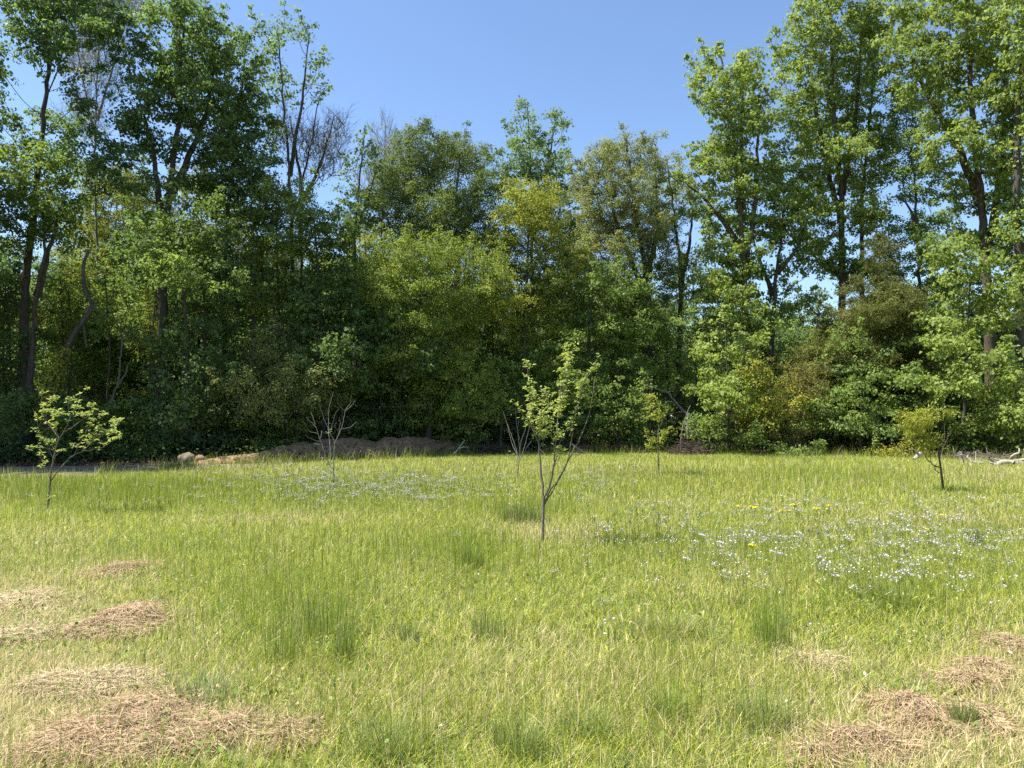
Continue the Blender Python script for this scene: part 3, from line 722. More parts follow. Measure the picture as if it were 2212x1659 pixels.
tree('bronze_bush', 'reddish-bronze bush merging with the golden one and the feathery evergreen', 'bush', 'bronze', 32.6,
     [[(1725, 985), (1722, 900), (1725, 800)]],
     [(1722, 800, 36, 28), (1745, 840, 40, 30), (1705, 850, 32, 28), (1730, 890, 45, 30), (1690, 940, 40, 28)], .06, .95, .35, .38, seed=64, first=.1)

# ------------------------------------------------------------------ shrubs along the foot of the wood
def shrub(label, spec, px, Y, blobs, dens=.95, seed=1, size=.9, name='shrub'):
    b = at(px, 985)
    tree(name, label, 'shrub', spec, Y, [[(px, 985), (px + 3, 960), (px + 1, blobs[0][1] + 6)], [(px + 4, 985), (px + 12, 955), (px + 18, blobs[0][1] + 14)]], blobs, .035, dens, .25, .36, seed=seed, first=.0, dy=.6, size=size, leafname='foliage', shoots=.10)
SH = [
 ('dim bramble-like shrub at the foot of the twin trunks at far left', 'dark', 40, 26.5, [(30, 880, 60, 40), (60, 930, 70, 36), (-20, 930, 60, 40), (10, 970, 60, 30), (90, 970, 50, 30)]),
 ('dark shrub in the shade straight behind the left leafy sapling', 'dark', 150, 27, [(140, 900, 60, 45), (170, 950, 70, 36)]),
 ('shaded shrub beside the dead leaning stems at left', 'mid', 275, 27.5, [(260, 900, 60, 45), (290, 950, 70, 36), (240, 955, 50, 34)]),
 ('shaded shrub behind the rounded tan clod', 'dark', 395, 28, [(380, 900, 65, 45), (420, 950, 70, 34)]),
 ('blackish-green shrub behind the low end of the earth bank', 'dark', 505, 29.5, [(490, 895, 60, 45), (530, 935, 70, 36)]),
 ('pale-speckled shrub on the earth bank left of the bare forked sapling', 'mid', 610, 30.5, [(600, 900, 55, 40), (640, 935, 55, 30)]),
 ('dark shrub behind the crest of the earth bank', 'dark', 745, 32, [(740, 890, 65, 45), (780, 930, 60, 30)]),
 ('shady shrub near the right end of the earth bank', 'dark', 880, 33, [(870, 900, 60, 40), (905, 935, 55, 28)]),
 ('lit leafy green shrub above the brush heap at the middle', 'mid', 1005, 31.5, [(1000, 870, 40, 28), (980, 905, 45, 28), (1020, 910, 45, 30), (1000, 945, 50, 26)]),
 ('dusky shrub behind the bare twigged sapling at the middle', 'dark', 1105, 34, [(1100, 900, 55, 40), (1140, 935, 50, 32)]),
 ('dark shrub directly behind the foot of the tall leafy sapling', 'dark', 1215, 34, [(1215, 905, 55, 40), (1180, 940, 50, 28)]),
 ('shady shrub right of the tall leafy sapling', 'mid', 1310, 34, [(1310, 900, 55, 40), (1340, 940, 55, 28)]),
 ('green shrub left of the brown brush heap', 'mid', 1392, 33.5, [(1390, 900, 45, 36), (1400, 945, 50, 26)]),
 ('leafy shrub just right of the brown brush heap', 'mid', 1530, 31.6, [(1525, 915, 40, 28), (1545, 950, 45, 22)]),
 ('bright flat-topped low shrub at the meadow edge left of the dark hollow', 'poplar', 1716, 30.5, [(1715, 976, 38, 9), (1705, 970, 24, 8), (1730, 981, 24, 7)]),
 ('vivid green low shrub at the meadow edge left of the small right-hand sapling', 'gold', 1940, 29.5, [(1940, 975, 36, 14), (1915, 982, 22, 10), (1962, 985, 24, 10)]),
 ('light-green shrub left of the feathery evergreen foot', 'poplar', 1760, 31.2, [(1755, 930, 40, 28), (1735, 955, 36, 20)]),
 ('leafy green shrub behind the small right-hand sapling', 'poplar', 2035, 30.4, [(2030, 880, 50, 34), (2060, 920, 50, 34)]),
 ('dark shaded shrub behind the pale fallen limb', 'mid', 2110, 30.2, [(2110, 930, 50, 30), (2150, 955, 55, 24), (2070, 960, 40, 20)]),
 ('light-green shrub at the right edge above the pale fallen limb', 'poplar', 2190, 29, [(2180, 900, 50, 34), (2210, 945, 45, 26)]),
 ('small shrub at the meadow edge right of the golden bush', 'mid', 1640, 31, [(1640, 955, 45, 22), (1610, 962, 36, 18)]),
]
for i, (lab, spc, px, Y, bl) in enumerate(SH): shrub(lab, spc, px, Y, bl, seed=80 + i)

# ------------------------------------------------------------------ deeper wood: five kinds, copied
def copy_thing(root, loc, rz, sc, label, group=None):
    r = root.copy(); COL.objects.link(r); r.location = loc; r.rotation_euler = (0, 0, rz); r.scale = sc
    r['label'] = label
    if group: r['group'] = group
    for ch in root.children:
        c = ch.copy(); COL.objects.link(c); c.parent = r
    return r

def filler_kind(spec, H, seed, stems, blobs, dens, size, r0=.13):
    rng = np.random.default_rng(seed)
    root = empty('forest_tree', (0, 0, 0), '', 'tree')
    tl = [([np.array(p, float) for p in s_], r0, .03) for s_ in stems]
    B = [(np.array(c, float), np.array(r, float)) for c, r in blobs]
    tree_core(root, tl, B, spec, rng, dens, .3, .42, 'bark', seed, size, .12, step=.7)
    return root
KINDS = []
rg = np.random.default_rng(77)
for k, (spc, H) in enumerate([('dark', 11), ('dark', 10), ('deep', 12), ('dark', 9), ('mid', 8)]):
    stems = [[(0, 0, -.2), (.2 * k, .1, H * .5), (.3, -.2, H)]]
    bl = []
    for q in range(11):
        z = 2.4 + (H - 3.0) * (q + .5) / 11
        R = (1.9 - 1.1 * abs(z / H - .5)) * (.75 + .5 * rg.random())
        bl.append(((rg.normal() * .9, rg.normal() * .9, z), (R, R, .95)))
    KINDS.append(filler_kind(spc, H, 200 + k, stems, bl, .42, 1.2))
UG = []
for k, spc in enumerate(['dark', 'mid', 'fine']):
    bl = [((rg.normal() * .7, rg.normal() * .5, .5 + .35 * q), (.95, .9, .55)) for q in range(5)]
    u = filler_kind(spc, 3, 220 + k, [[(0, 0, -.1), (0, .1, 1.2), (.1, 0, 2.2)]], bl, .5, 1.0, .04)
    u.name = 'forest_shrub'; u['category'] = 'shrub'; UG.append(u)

def edge_depth(x, y0=20, y1=60):
    ys = np.linspace(y0, y1, 160)
    m, _, _ = meadow_margin(np.full_like(ys, x), ys)
    k = np.where(m < 0)[0]
    return ys[k[0]] if len(k) else y1
GL = 'shaded tree standing among the others deep in the dark left-hand wood'
GR = 'tree standing back behind the sunlit right-hand edge of the wood'
GS = 'shaded shrub growing under the trees inside the wood'
pts = []; first_k = set(); first_u = set()
def place(kind_list, firsts, k, loc, rz, sc, label, group):
    src = kind_list[k]
    if k not in firsts:
        firsts.add(k); src.location = loc; src.rotation_euler = (0, 0, rz); src.scale = sc; src['label'] = label; src['group'] = group
    else:
        copy_thing(src, loc, rz, sc, label, group)
rg = np.random.default_rng(404)
tries = 0
while tries < 6000 and len(pts) < 125:
    tries += 1
    Y = rg.uniform(26, 66); X = rg.uniform(-.84 * Y, .84 * Y)
    px, py = project(X, Y, 0.0)
    e = edge_depth(X)
    left = px < 1000 + 60 * rg.random()
    if Y < (max(e + 6, 33.0) if left else e + 8.5): continue
    if not left and rg.random() < .15: continue
    d = min([math.hypot(X - a, Y - b) for a, b in pts] or [99])
    if d < (2.8 if left else 3.4): continue
    pts.append((X, Y))
    k = int(rg.integers(0, 5)); H = [11, 10, 12, 9, 8][k]
    top_py = 480 if left else (600 if px < 1450 else 640)
    hmax = PY(px, top_py, Y)[2]
    s = min(1.25, hmax / H) * rg.uniform(.8, 1.0)
    place(KINDS, first_k, k, (X, Y, gz(X, Y)), rg.uniform(0, 6.28), (max(s, .75), max(s, .75), s), GL if left else GR, 'trees deep in the left-hand wood' if left else 'trees behind the right-hand wood edge')
n_u = 0; upts = []
while n_u < 115:
    Y = rg.uniform(25, 48); X = rg.uniform(-.84 * Y, .84 * Y)
    e = edge_depth(X)
    if Y < e + 3.2 or (X < 0 and Y < 29): continue
    if min([math.hypot(X - a, Y - b) for a, b in upts] or [99]) < 1.5: continue
    upts.append((X, Y)); n_u += 1
    k = int(rg.integers(0, 3)); s = rg.uniform(.7, 1.15)
    place(UG, first_u, k, (X, Y, gz(X, Y)), rg.uniform(0, 6.28), (s * 1.2, s * 1.2, s), GS, 'shrubs under the trees')

# slim pole-like stems standing at the front of the dark wood, three kinds copied
POLES = []
for k in range(3):
    H = 8.5
    w_ = [(0, 0, -.15), (.12 * (k - 1), .05, 2.2), (.35 * (k - 1) + .1, -.1, 5.0), (.5 * (k - 1), .1, H)]
    bl = [((.5 * (k - 1) + rg.normal() * .3, rg.normal() * .3, z_), (.8, .8, .6)) for z_ in (5.6, 6.6, 7.6, 8.4)] + [((.1 + rg.normal() * .5, -.2, 3.4 + k * .3), (.6, .5, .3))]
    p_ = filler_kind(['mid', 'yellow', 'dark'][k], H, 240 + k, [w_], bl, .7, 1.0, .075)
    p_.name = 'slim_tree'; POLES.append(p_)
for o_ in POLES:
    for c_ in o_.children:
        if c_.name.startswith('trunk'): c_.data.materials[0] = M['bark_brown' if o_ is not POLES[1] else 'bark']
first_p = set()
for i, (px, off) in enumerate([(14, 4.6), (128, 6.0), (148, 5.0), (236, 4.2), (318, 5.6), (332, 4.8), (446, 5.2), (548, 5.8), (566, 4.6), (668, 5.6), (812, 5.0), (905, 5.4), (1020, 4.6), (1062, 5.2)]):
    q = at(px, 985); X = q[0] * .82; e = edge_depth(X); Y = max(e + off + .6, 27.2 + off * .6 if px < 700 else 0); X = (px - CX) / F * Y * cp
    s = rg.uniform(.7, 1.05)
    place(POLES, first_p, i % 3, (X, Y, gz(X, Y)), rg.uniform(0, 6.28), (s, s, s), 'slim pole-like young tree standing at the front of the dark left-hand wood', 'slim trees fronting the left-hand wood')

# forest floor: fallen leaves and low plants, uncountable
def forest_floor():
    rng = np.random.default_rng(9)
    n = 90000
    Y = rng.uniform(19, 50, n); X = rng.uniform(-.85, .85, n) * Y
    m, px, py = meadow_margin(X, Y)
    k = (m < -3) & ~((px < 520) & (m > -34 + np.clip(px, 0, 520) * .05))
    X, Y = X[k], Y[k]; n = len(X)
    Z = gh(X, Y) + rng.random(n) ** 3 * .55 + .02
    g = Geo()
    pos = np.stack([X, Y, Z], 1)
    nn = rng.normal(size=(n, 3)) * .7; nn[:, 2] += 1
    low = Z - gh(X, Y) < .10
    c = np.where(low[:, None], np.array([[.16, .105, .06]]), np.array([[.05, .09, .025]])) * (.6 + .9 * rng.random((n, 1)))
    g.leaves(pos, nn, rng.normal(size=(n, 3)), .11 * (.7 + .8 * rng.random(n)), .07 * (.7 + .8 * rng.random(n)), np.zeros(n))
    me = mesh_np('undergrowth', np.concatenate(g.V), np.concatenate(g.Q), None, [M['litter']], {'col': np.repeat(c, 4, 0)})
    tag(link('undergrowth', me), 'fallen brown leaves and low green plants carpeting the wood floor', 'undergrowth', kind='stuff')
forest_floor()

# ------------------------------------------------------------------ meadow: colour, dryness and height fields
def gsum(px, py, L):
    s = np.zeros_like(px)
    for (cx, cy, sx, sy, a) in L: s = s + a * np.exp(-.5 * (((px - cx) / sx) ** 2 + ((py - cy) / sy) ** 2))
    return s
DRY = [(30, 1300, 160, 45, .75), (-40, 1370, 150, 40, .7), (60, 1480, 150, 45, .8), (250, 1580, 200, 70, .9), (40, 1600, 160, 60, .8), (500, 1590, 80, 40, .5), (640, 1600, 50, 25, .5),
       (2000, 1600, 250, 80, .8), (2170, 1440, 90, 60, .7), (2080, 1640, 200, 50, .5), (600, 1128, 110, 7, .55), (110, 1168, 80, 18, .45), (1150, 1150, 70, 16, .55), (1240, 1170, 70, 14, .4),
       (1120, 1415, 130, 28, .4), (930, 1530, 220, 60, .35), (1390, 1500, 160, 50, .4), (1760, 1440, 110, 26, .5), (1650, 1260, 200, 30, .25), (2090, 1120, 140, 14, .4), (2150, 1030, 120, 16, .4), (260, 1240, 70, 18, .4), (265, 1350, 100, 30, .5)]
TALL = [(690, 1340, 90, 70, .5), (540, 1330, 70, 50, .35), (420, 1230, 150, 40, .35), (880, 1200, 140, 40, .35), (1010, 1215, 60, 30, .6), (1130, 1110, 80, 14, 1.0), (1660, 1380, 34, 40, 1.0), (1930, 1290, 130, 36, .7), (350, 1080, 260, 22, .8),
        (960, 1060, 280, 16, .4), (1350, 1200, 180, 40, .4), (1430, 1450, 60, 40, .4), (1690, 1200, 120, 20, .3), (700, 1480, 90, 50, .4), (1500, 1560, 160, 60, .5), (860, 1600, 200, 40, .5), (80, 1060, 160, 16, .6), (1850, 1040, 300, 20, .4)]
LOW = [(2150, 1004, 150, 16, 1.), (60, 1350, 220, 110, .8), (150, 1560, 330, 110, .9), (2000, 1610, 240, 70, .6)]

def fields(x, y):
    px, py = project(x, np.maximum(y, .4), np.zeros_like(x))
    n1 = noise2(x, y, 1.1, 51); n2 = noise2(x, y, .35, 52); n3 = noise2(x, y, 3.5, 53)
    dry = np.clip(gsum(px, py, DRY) * (.55 + .8 * n2) + .55 * np.clip(n1 - .48, 0, 1) + .25 * np.clip(n2 - .5, 0, 1), 0, 1)
    tall = np.clip(gsum(px, py, TALL) * (.30 + .75 * n1) + .9 * np.clip(n1 * .5 + n3 * .5 - .5, 0, 1), 0, 1)
    low = np.clip(gsum(px, py, LOW), 0, 1)
    return px, py, dry, tall, low, n1, n2, n3

C_FRESH = np.array([.260, .322, .034]); C_YEL = np.array([.445, .456, .062]); C_STRAW = np.array([.640, .540, .290]); C_DEEP = np.array([.110, .185, .035]); C_BLUE = np.array([.120, .190, .085]); C_BROWN = np.array([.300, .205, .120])

def blades(X, Y, H, W, lean, az, segs, droop=.35):
    """curved grass blades; vertices laid out row by row"""
    n = len(X); Z = gh(X, Y)
    face = az + math.pi / 2 + (np.random.default_rng(n).random(n) - .5) * 1.6
    wx, wy = np.cos(face), np.sin(face)
    rows = []
    for k in range(segs):
        t = k / segs
        up = H * (t - droop * lean * t * t); ou = H * lean * t ** 1.7
        w = W * .5 * (1 - .55 * t)
        cx = X + np.cos(az) * ou; cy_ = Y + np.sin(az) * ou; cz = Z - .01 + up
        rows.append(np.stack([cx - wx * w, cy_ - wy * w, cz], 1)); rows.append(np.stack([cx + wx * w, cy_ + wy * w, cz], 1))
    rows.append(np.stack([X + np.cos(az) * H * lean, Y + np.sin(az) * H * lean, Z + H * (1 - droop * lean)], 1))
    m = len(rows)
    V = np.stack(rows, 1).reshape(-1, 3)
    b = np.arange(n)[:, None] * m
    Q = np.concatenate([b + np.array([[2 * k, 2 * k + 1, 2 * k + 3, 2 * k + 2]]) for k in range(segs - 1)]) if segs > 1 else None
    T = b + np.array([[2 * segs - 2, 2 * segs - 1, 2 * segs]])
    return V, Q, T, m

def wedge(n, y0, y1, rng):
    y = np.sqrt(rng.uniform((y0 + 1.2) ** 2, (y1 + 1.2) ** 2, n)) - 1.2
    x = rng.uniform(-1, 1, n) * (.80 * y + 1.2)
    return x, y

def build_grass():
    rng = np.random.default_rng(1234)
    for band, (y0, y1, dens, wid, segs) in enumerate([(2.0, 5.0, 5200, .0034, 3), (5.0, 8.5, 3000, .0050, 3), (8.5, 14, 1500, .0078, 2), (14, 21, 800, .012, 2), (21, 36, 420, .019, 1)]):
        area = .8 * (y1 ** 2 - y0 ** 2) + 2.4 * (y1 - y0)
        x, y = wedge(int(area * dens), y0, y1, rng)
        m, px, py = meadow_margin(x, y)
        wob = (noise2(x, y, .8, 61) - .5) * 9 + (noise2(x, y, .25, 62) - .5) * 4
        k = m + wob > 0
        # ragged outliers past the margin
        k |= (m > -9) & (rng.random(len(x)) < .10)
        k &= rng.random(len(x)) < np.clip(.45 + 1.3 * noise2(x, y, .22, 65), 0, 1)
        x, y = x[k], y[k]; n = len(x)
        px, py, dry, tall, low, n1, n2, n3 = fields(x, y)
        u = rng.random(n)
        culm = u < (.07 + .42 * tall) * (1 - .6 * low)
        H = (.072 + .045 * n3 + .05 * tall) * (.55 + .9 * rng.random(n)) * (1 - .35 * low)
        H = np.where(culm, (.15 + .20 * tall + .06 * n1) * (.6 + .7 * rng.random(n)), H)
        if y0 >= 14: H = H * 1.15
        lean = np.where(culm, .06 + .22 * rng.random(n) ** 2, .25 + .95 * rng.random(n) ** .8)
        W = wid * np.where(culm, .75, 1.0 + .9 * (rng.random(n) < .14)) * (.7 + .6 * rng.random(n))
        az = rng.random(n) * 2 * math.pi
        q = rng.random(n)
        a = rng.random((n, 1))
        c = C_FRESH * (1 - a) + C_YEL * a
        c = np.where((q < .10 + .15 * n1)[:, None], C_BLUE, c)
        c = np.where(culm[:, None], C_FRESH * .82 + C_DEEP * .18, c)
        st = rng.random(n) < .07 + .85 * dry
        br = rng.random((n, 1)) * .35
        c = np.where((st & ~culm)[:, None], C_STRAW * (1 - br) + C_BROWN * br, c)
        c = np.where((st & culm & (q < .35))[:, None], C_STRAW * .8, c)
        # broad patches of paler and deeper growth
        c = c * (.72 + .38 * n3 + .22 * n1)[:, None] * (.72 + .5 * rng.random((n, 1)))
        V, Q, T, mm = blades(x, y, H, W, lean, az, segs)
        me = mesh_np('meadow_grass', V, Q, T, [M['grass']], {'col': np.repeat(c, mm, 0)})
        o = link('meadow_grass', me)
        lab = ['mown-looking short green and straw grass nearest the viewer', 'short yellow-green grass of the near meadow', 'yellow-green grass across the middle of the meadow', 'fresh green grass of the farther meadow', 'bright grass along the far edge of the meadow'][band]
        tag(o, lab, 'grass', kind='stuff')
build_grass()

def build_weeds():
    """small broad leaves, pale clover heads and dry stalks mixed through the nearer turf; tall weeds along the far edge"""
    rng = np.random.default_rng(4321)
    x, y = wedge(42000, 2.2, 9.5, rng)
    cl = noise2(x, y, .30, 81)
    k = rng.random(len(x)) < np.clip((cl - .45) * 4, .04, 1); x, y = x[k], y[k]; n = len(x)
    g = Geo(); nn = rng.normal(size=(n, 3)) * .5; nn[:, 2] += 1
    pos = np.stack([x, y, gh(x, y) + .015 + .075 * rng.random(n)], 1)
    g.leaves(pos, nn, rng.normal(size=(n, 3)), .014 + .03 * rng.random(n), .010 + .016 * rng.random(n), np.zeros(n))
    c = np.array([[.20, .28, .055]]) * (.5 + .9 * rng.random((n, 1))); c = np.where((rng.random(n) < .12)[:, None], [[.42, .34, .17]], c); c = np.where((rng.random(n) < .03)[:, None], [[.70, .68, .48]], c)
    tag(link('meadow_weeds', mesh_np('meadow_weeds', np.concatenate(g.V), np.concatenate(g.Q), None, [M['grass']], {'col': np.repeat(c, 4, 0)})), 'small broad-leaved weeds and clover spread through the near turf', 'weeds', kind='stuff')
    # dry stalks
    x, y = wedge(5200, 2.4, 24, rng); m_, _, _ = meadow_margin(x, y); x, y = x[m_ > 2], y[m_ > 2]; n = len(x)
    V, Q, T, mm = blades(x, y, .22 + .22 * rng.random(n), np.maximum(.0028, y * .00055), .1 + .5 * rng.random(n) ** 2, rng.random(n) * 6.283, 3)
    c = C_STRAW * (.6 + .5 * rng.random((n, 1)))
    tag(link('dry_stalks', mesh_np('dry_stalks', V, Q, T, [M['grass']], {'col': np.repeat(c, mm, 0)})), 'thin straw-coloured stalks scattered through the meadow grass', 'dry stalks', kind='stuff')
    # ragged edge
    Y = rng.uniform(16, 36, 90000); X = rng.uniform(-.82, .82, 90000) * Y; m_, _, _ = meadow_margin(X, Y)
    k = (m_ > -7) & (m_ < 3) & (noise2(X, Y, .9, 83) > .5); x, y = X[k], Y[k]; n = len(x)
    V, Q, T, mm = blades(x, y, .16 + .42 * rng.random(n) ** 2, np.full(n, .022), .1 + .5 * rng.random(n), rng.random(n) * 6.283, 2)
    c = np.where((rng.random(n) < .22)[:, None], C_STRAW * .7, C_FRESH * .75) * (.6 + .6 * rng.random((n, 1)))
    tag(link('edge_weeds', mesh_np('edge_weeds', V, Q, T, [M['grass']], {'col': np.repeat(c, mm, 0)})), 'ragged taller weeds where the meadow meets the wood', 'weeds', kind='stuff')
build_weeds()

# ------------------------------------------------------------------ tufts of taller grass, each a thing
def tuft(px, py, h, spread, n, col, label, lean=.25, seed=0, wid=.004):
    rng = np.random.default_rng(900 + seed)
    c0 = ground_at(px, py); d = c0[1]
    r = spread * np.sqrt(rng.random(n)); th = rng.random(n) * 6.283
    X = c0[0] + r * np.cos(th); Y = c0[1] + r * np.sin(th) * .8
    H = h * (.45 + .6 * rng.random(n)); L = lean * (.3 + rng.random(n))
    W = np.full(n, max(wid, d * .0006)) * (.7 + .6 * rng.random(n))
    az = np.where(rng.random(n) < .6, th, rng.random(n) * 6.283)
    V, Q, T, mm = blades(X, Y, H, W, L, az, 4)
    c = np.array(col) * (.65 + .7 * rng.random((n, 1)))
    st = rng.random(n) < .12; c = np.where(st[:, None], C_STRAW * .8, c)
    V = V - c0
    o = link('grass_tuft', mesh_np('grass_tuft', V, Q, T, [M['grass']], {'col': np.repeat(c, mm, 0)}), loc=c0)
    tag(o, label, 'grass tuft')
DG = (.140, .210, .040); GG = (.190, .265, .042); YG = (.20, .26, .06); OL = (.13, .15, .05)
for i, t in enumerate([
 (1668, 1412, .40, .13, 190, GG, 'tall upright dark-green rush tuft standing alone at right centre', .13),
 (1056, 1395, .27, .13, 170, GG, 'dark-green grass tuft below the foot of the tall leafy sapling', .2),
 (700, 1395, .36, .24, 300, GG, 'tall green grass clump at left centre', .18),
 (612, 1440, .32, .12, 130, GG, 'narrow dark grass tuft just left of the tall green clump', .14),
 (745, 1440, .26, .06, 140, GG, 'thin green tuft at the right foot of the tall green clump', .14),
 (1020, 1235, .28, .12, 260, DG, 'deep green tuft nearest in front of the tall leafy sapling', .15),
 (1128, 1128, .30, .35, 500, DG, 'wide dark band of tall grass just behind the tall leafy sapling', .18),
 (1440, 1385, .22, .26, 420, (.19, .21, .06), 'dull olive matted tussock casting shade at right centre', .9),
 (1932, 1320, .26, .20, 420, GG, 'wide green tuft right of the lone rush tuft, below the lilac drift', .35),
 (880, 1400, .20, .08, 160, DG, 'small dark tuft left of the tuft below the tall leafy sapling', .4),
 (430, 1525, .20, .18, 200, (.17, .24, .09), 'grey-green weedy tuft beside the largest dry straw patch', .6),
 (1440, 1560, .20, .10, 260, GG, 'leafy green tuft at the bottom centre-right below the isolated lilac flowers', .5),
 (1270, 1600, .18, .12, 220, DG, 'dark rosette-like tuft at the bottom below the isolated lilac flowers', .7),
 (1120, 1640, .22, .12, 300, YG, 'coarse yellow-green tuft at the bottom edge near the middle', .45),
 (840, 1640, .20, .14, 320, YG, 'bright yellow-green tuft at the bottom edge left of the middle', .6),
 (1650, 1580, .22, .14, 300, YG, 'coarse bright tuft left of the right-hand hay windrow', .5),
 (2080, 1580, .16, .07, 160, DG, 'small dark tuft between the two largest hay clumps at lower right', .3),
 (2110, 1180, .25, .10, 220, DG, 'dark tuft within the lilac drift near the right edge', .15),
 (1505, 1032, .22, .22, 260, DG, 'small dark weed patch at the far side of the meadow right of centre', .4),
 (1742, 1005, .32, .12, 60, GG, 'dark weed standing up at the far meadow edge at right', .3),
]): tuft(*t, seed=i)

# ------------------------------------------------------------------ dry hay left in clumps
def hay(px, py, rx, ry, h, n, label, seed, tone=(.48, .365, .215), tone2=(.27, .180, .105)):
    rx *= .92; ry *= .9
    rng = np.random.default_rng(seed * 31 + 5)
    c0 = ground_at(px, py)
    a = at(px + rx, py); X_R = abs(a[0] - c0[0]); b1 = at(px, py - ry); b2 = at(px, py + ry); Y_R = .5 * abs(b1[1] - b2[1])
    h = h * .27
    def surf(u, v):
        r2 = u * u + v * v
        e = np.clip(1 - r2, 0, 1) ** .6
        p3 = np.stack([u * 2.2 + seed, v * 2.2, np.zeros_like(u)], 1)
        return h * e * (.35 + 1.1 * noise3(p3, 71) * .6 + .55 * noise3(p3 * 2.7, 72))
    # matted core
    U, Vv = np.meshgrid(np.linspace(-1, 1, 41), np.linspace(-1, 1, 31))
    u, v = U.ravel(), Vv.ravel()
    ang = np.arctan2(v, u); rim = .50 + .62 * noise3(np.stack([np.cos(ang) * 1.7 + seed, np.sin(ang) * 1.7, np.zeros_like(u)], 1), 73)
    z = surf(u / rim, v / rim) * .8
    x = u * X_R; y = v * Y_R
    core = np.stack([x, y, z - .035 + gh(c0[0] + x, c0[1] + y) - c0[2]], 1)
    i = np.arange(30)[:, None] * 41 + np.arange(40)[None, :]
    Q = np.stack([i, i + 1, i + 42, i + 41], -1).reshape(-1, 4)
    ccol = np.array(tone2) * .75 * (.7 + .6 * noise3(np.stack([u * 9, v * 9, u * 0], 1), 75))[:, None]
    holes = noise3(np.stack([core[:, 0] * 4.5 + seed * 9, core[:, 1] * 4.5, u * 0], 1), 77)
    inside = ((u / rim) ** 2 + (v / rim) ** 2 < .8) & (holes > .40)
    keep = inside[Q].all(1)
    V_all = [core]; Q_all = [Q[keep]]; C_all = [ccol]; nb = len(core)
    # straws
    r = rng.random(n) ** .6 * 1.30; th = rng.random(n) * 6.283
    u = r * np.cos(th); v = r * np.sin(th)
    ang = th; rim = .50 + .62 * noise3(np.stack([np.cos(ang) * 1.7 + seed, np.sin(ang) * 1.7, np.zeros_like(u)], 1), 73)
    u *= rim; v *= rim
    hl = noise3(np.stack([u * X_R * 4.5 + seed * 9, v * Y_R * 4.5, u * 0], 1), 77) + .25 * rng.random(n)
    kk = hl > .30 + .20 * r
    u, v, rim, r = u[kk], v[kk], rim[kk], r[kk]; n = len(u)
    L = .10 + .24 * rng.random(n); da = rng.normal(size=n) * .9 + .3 + (rng.random(n) < .25) * rng.random(n) * 3
    pitch = rng.normal(size=n) * .22
    W = np.maximum(.0026, c0[1] * .00055) * (.7 + .7 * rng.random(n))
    segs = 3; rows = []
    bend = rng.normal(size=n) * .5
    for k in range(segs + 1):
        t = k / segs - .5
        a_ = da + bend * t
        x = u * X_R + np.cos(a_) * L * t; y = v * Y_R + np.sin(a_) * L * t
        zz = surf(x / X_R / rim, y / Y_R / rim) * .85 + gh(c0[0] + x, c0[1] + y) - c0[2] + .006 + .03 * rng.random(n) ** 2 + np.sin(pitch) * L * t * .6 + .02 * (.25 - t * t) * 4 * rng.random(n)
        px_, py_ = -np.sin(a_) * W * .5, np.cos(a_) * W * .5
        tw = rng.normal(size=n) * .0012
        rows.append(np.stack([x - px_, y - py_, zz - tw], 1)); rows.append(np.stack([x + px_, y + py_, zz + tw], 1))
    m = len(rows); V = np.stack(rows, 1).reshape(-1, 3); b = np.arange(n)[:, None] * m + nb
    Qs = np.concatenate([b + np.array([[2 * k, 2 * k + 1, 2 * k + 3, 2 * k + 2]]) for k in range(segs)])
    f = rng.random((n, 1)) ** 1.3
    c = np.array(tone) * (1 - f) + np.array(tone2) * f
    c = c * (.75 + .5 * rng.random((n, 1)))
    V_all.append(V); Q_all.append(Qs); C_all.append(np.repeat(c, m, 0))
    o = link('hay_clump', mesh_np('hay_clump', np.concatenate(V_all), np.concatenate(Q_all), None, [M['straw']], {'col': np.concatenate(C_all)}), loc=c0)
    tag(o, label, 'hay clump')
for i, t in enumerate([
 (262, 1240, 64, 24, .16, 3400, 'small two-lobed clump of dry hay, farthest of the left-hand clumps'),
 (262, 1350, 96, 38, .24, 6500, 'domed brownish clump of dry hay with a dark hollow under its right end'),
 (180, 1488, 150, 30, .08, 4800, 'thin pale scatter of dry hay above the largest left-hand patch'),
 (300, 1565, 130, 56, .14, 7500, 'thickest reddish part of the large dry hay patch at lower left'),
 (180, 1605, 160, 54, .10, 7500, 'flat tan spread of dry hay nearest the lower left corner'),
 (330, 1625, 110, 36, .06, 3600, 'loose straw-coloured spread of hay in front of the reddish patch'),
 (498, 1588, 52, 28, .10, 2200, 'small reddish-brown hay clump right of the large patch'),
 (622, 1602, 34, 26, .12, 1300, 'little brown hay clump farthest right of the left-hand group'),
 (30, 1385, 80, 22, .05, 1600, 'faint streak of pale dry hay at the left edge'),
 (40, 1300, 90, 22, .04, 1300, 'faintest pale patch of cut dry grass at the left edge above the streak'),
 (2195, 1405, 44, 34, .14, 2200, 'tan hay clump at the right edge, topmost of the windrow'),
 (2125, 1455, 50, 20, .12, 2000, 'dull greenish-brown hay clump second from the top of the windrow'),
 (2085, 1495, 66, 28, .17, 3000, 'reddish hay clump in the middle of the right-hand windrow'),
 (1975, 1562, 88, 40, .24, 5600, 'largest ragged hay clump of the right-hand windrow, dark under its lower side'),
 (2110, 1565, 34, 28, .12, 1300, 'small separate hay clump right of the largest ragged one'),
 (1850, 1622, 84, 22, .14, 3000, 'low brown hay clump at the bottom end of the windrow'),
 (1765, 1652, 60, 20, .12, 1600, 'reddish hay clump cut by the bottom edge of the picture'),
 (1770, 1440, 56, 18, .05, 1100, 'pale thin patch of dead grass under a lilac flower at right centre'),
]): hay(*t, seed=i + 1, **({'tone': (.50, .42, .25), 'tone2': (.38, .30, .17)} if i in (2, 8, 9, 17) else {}))

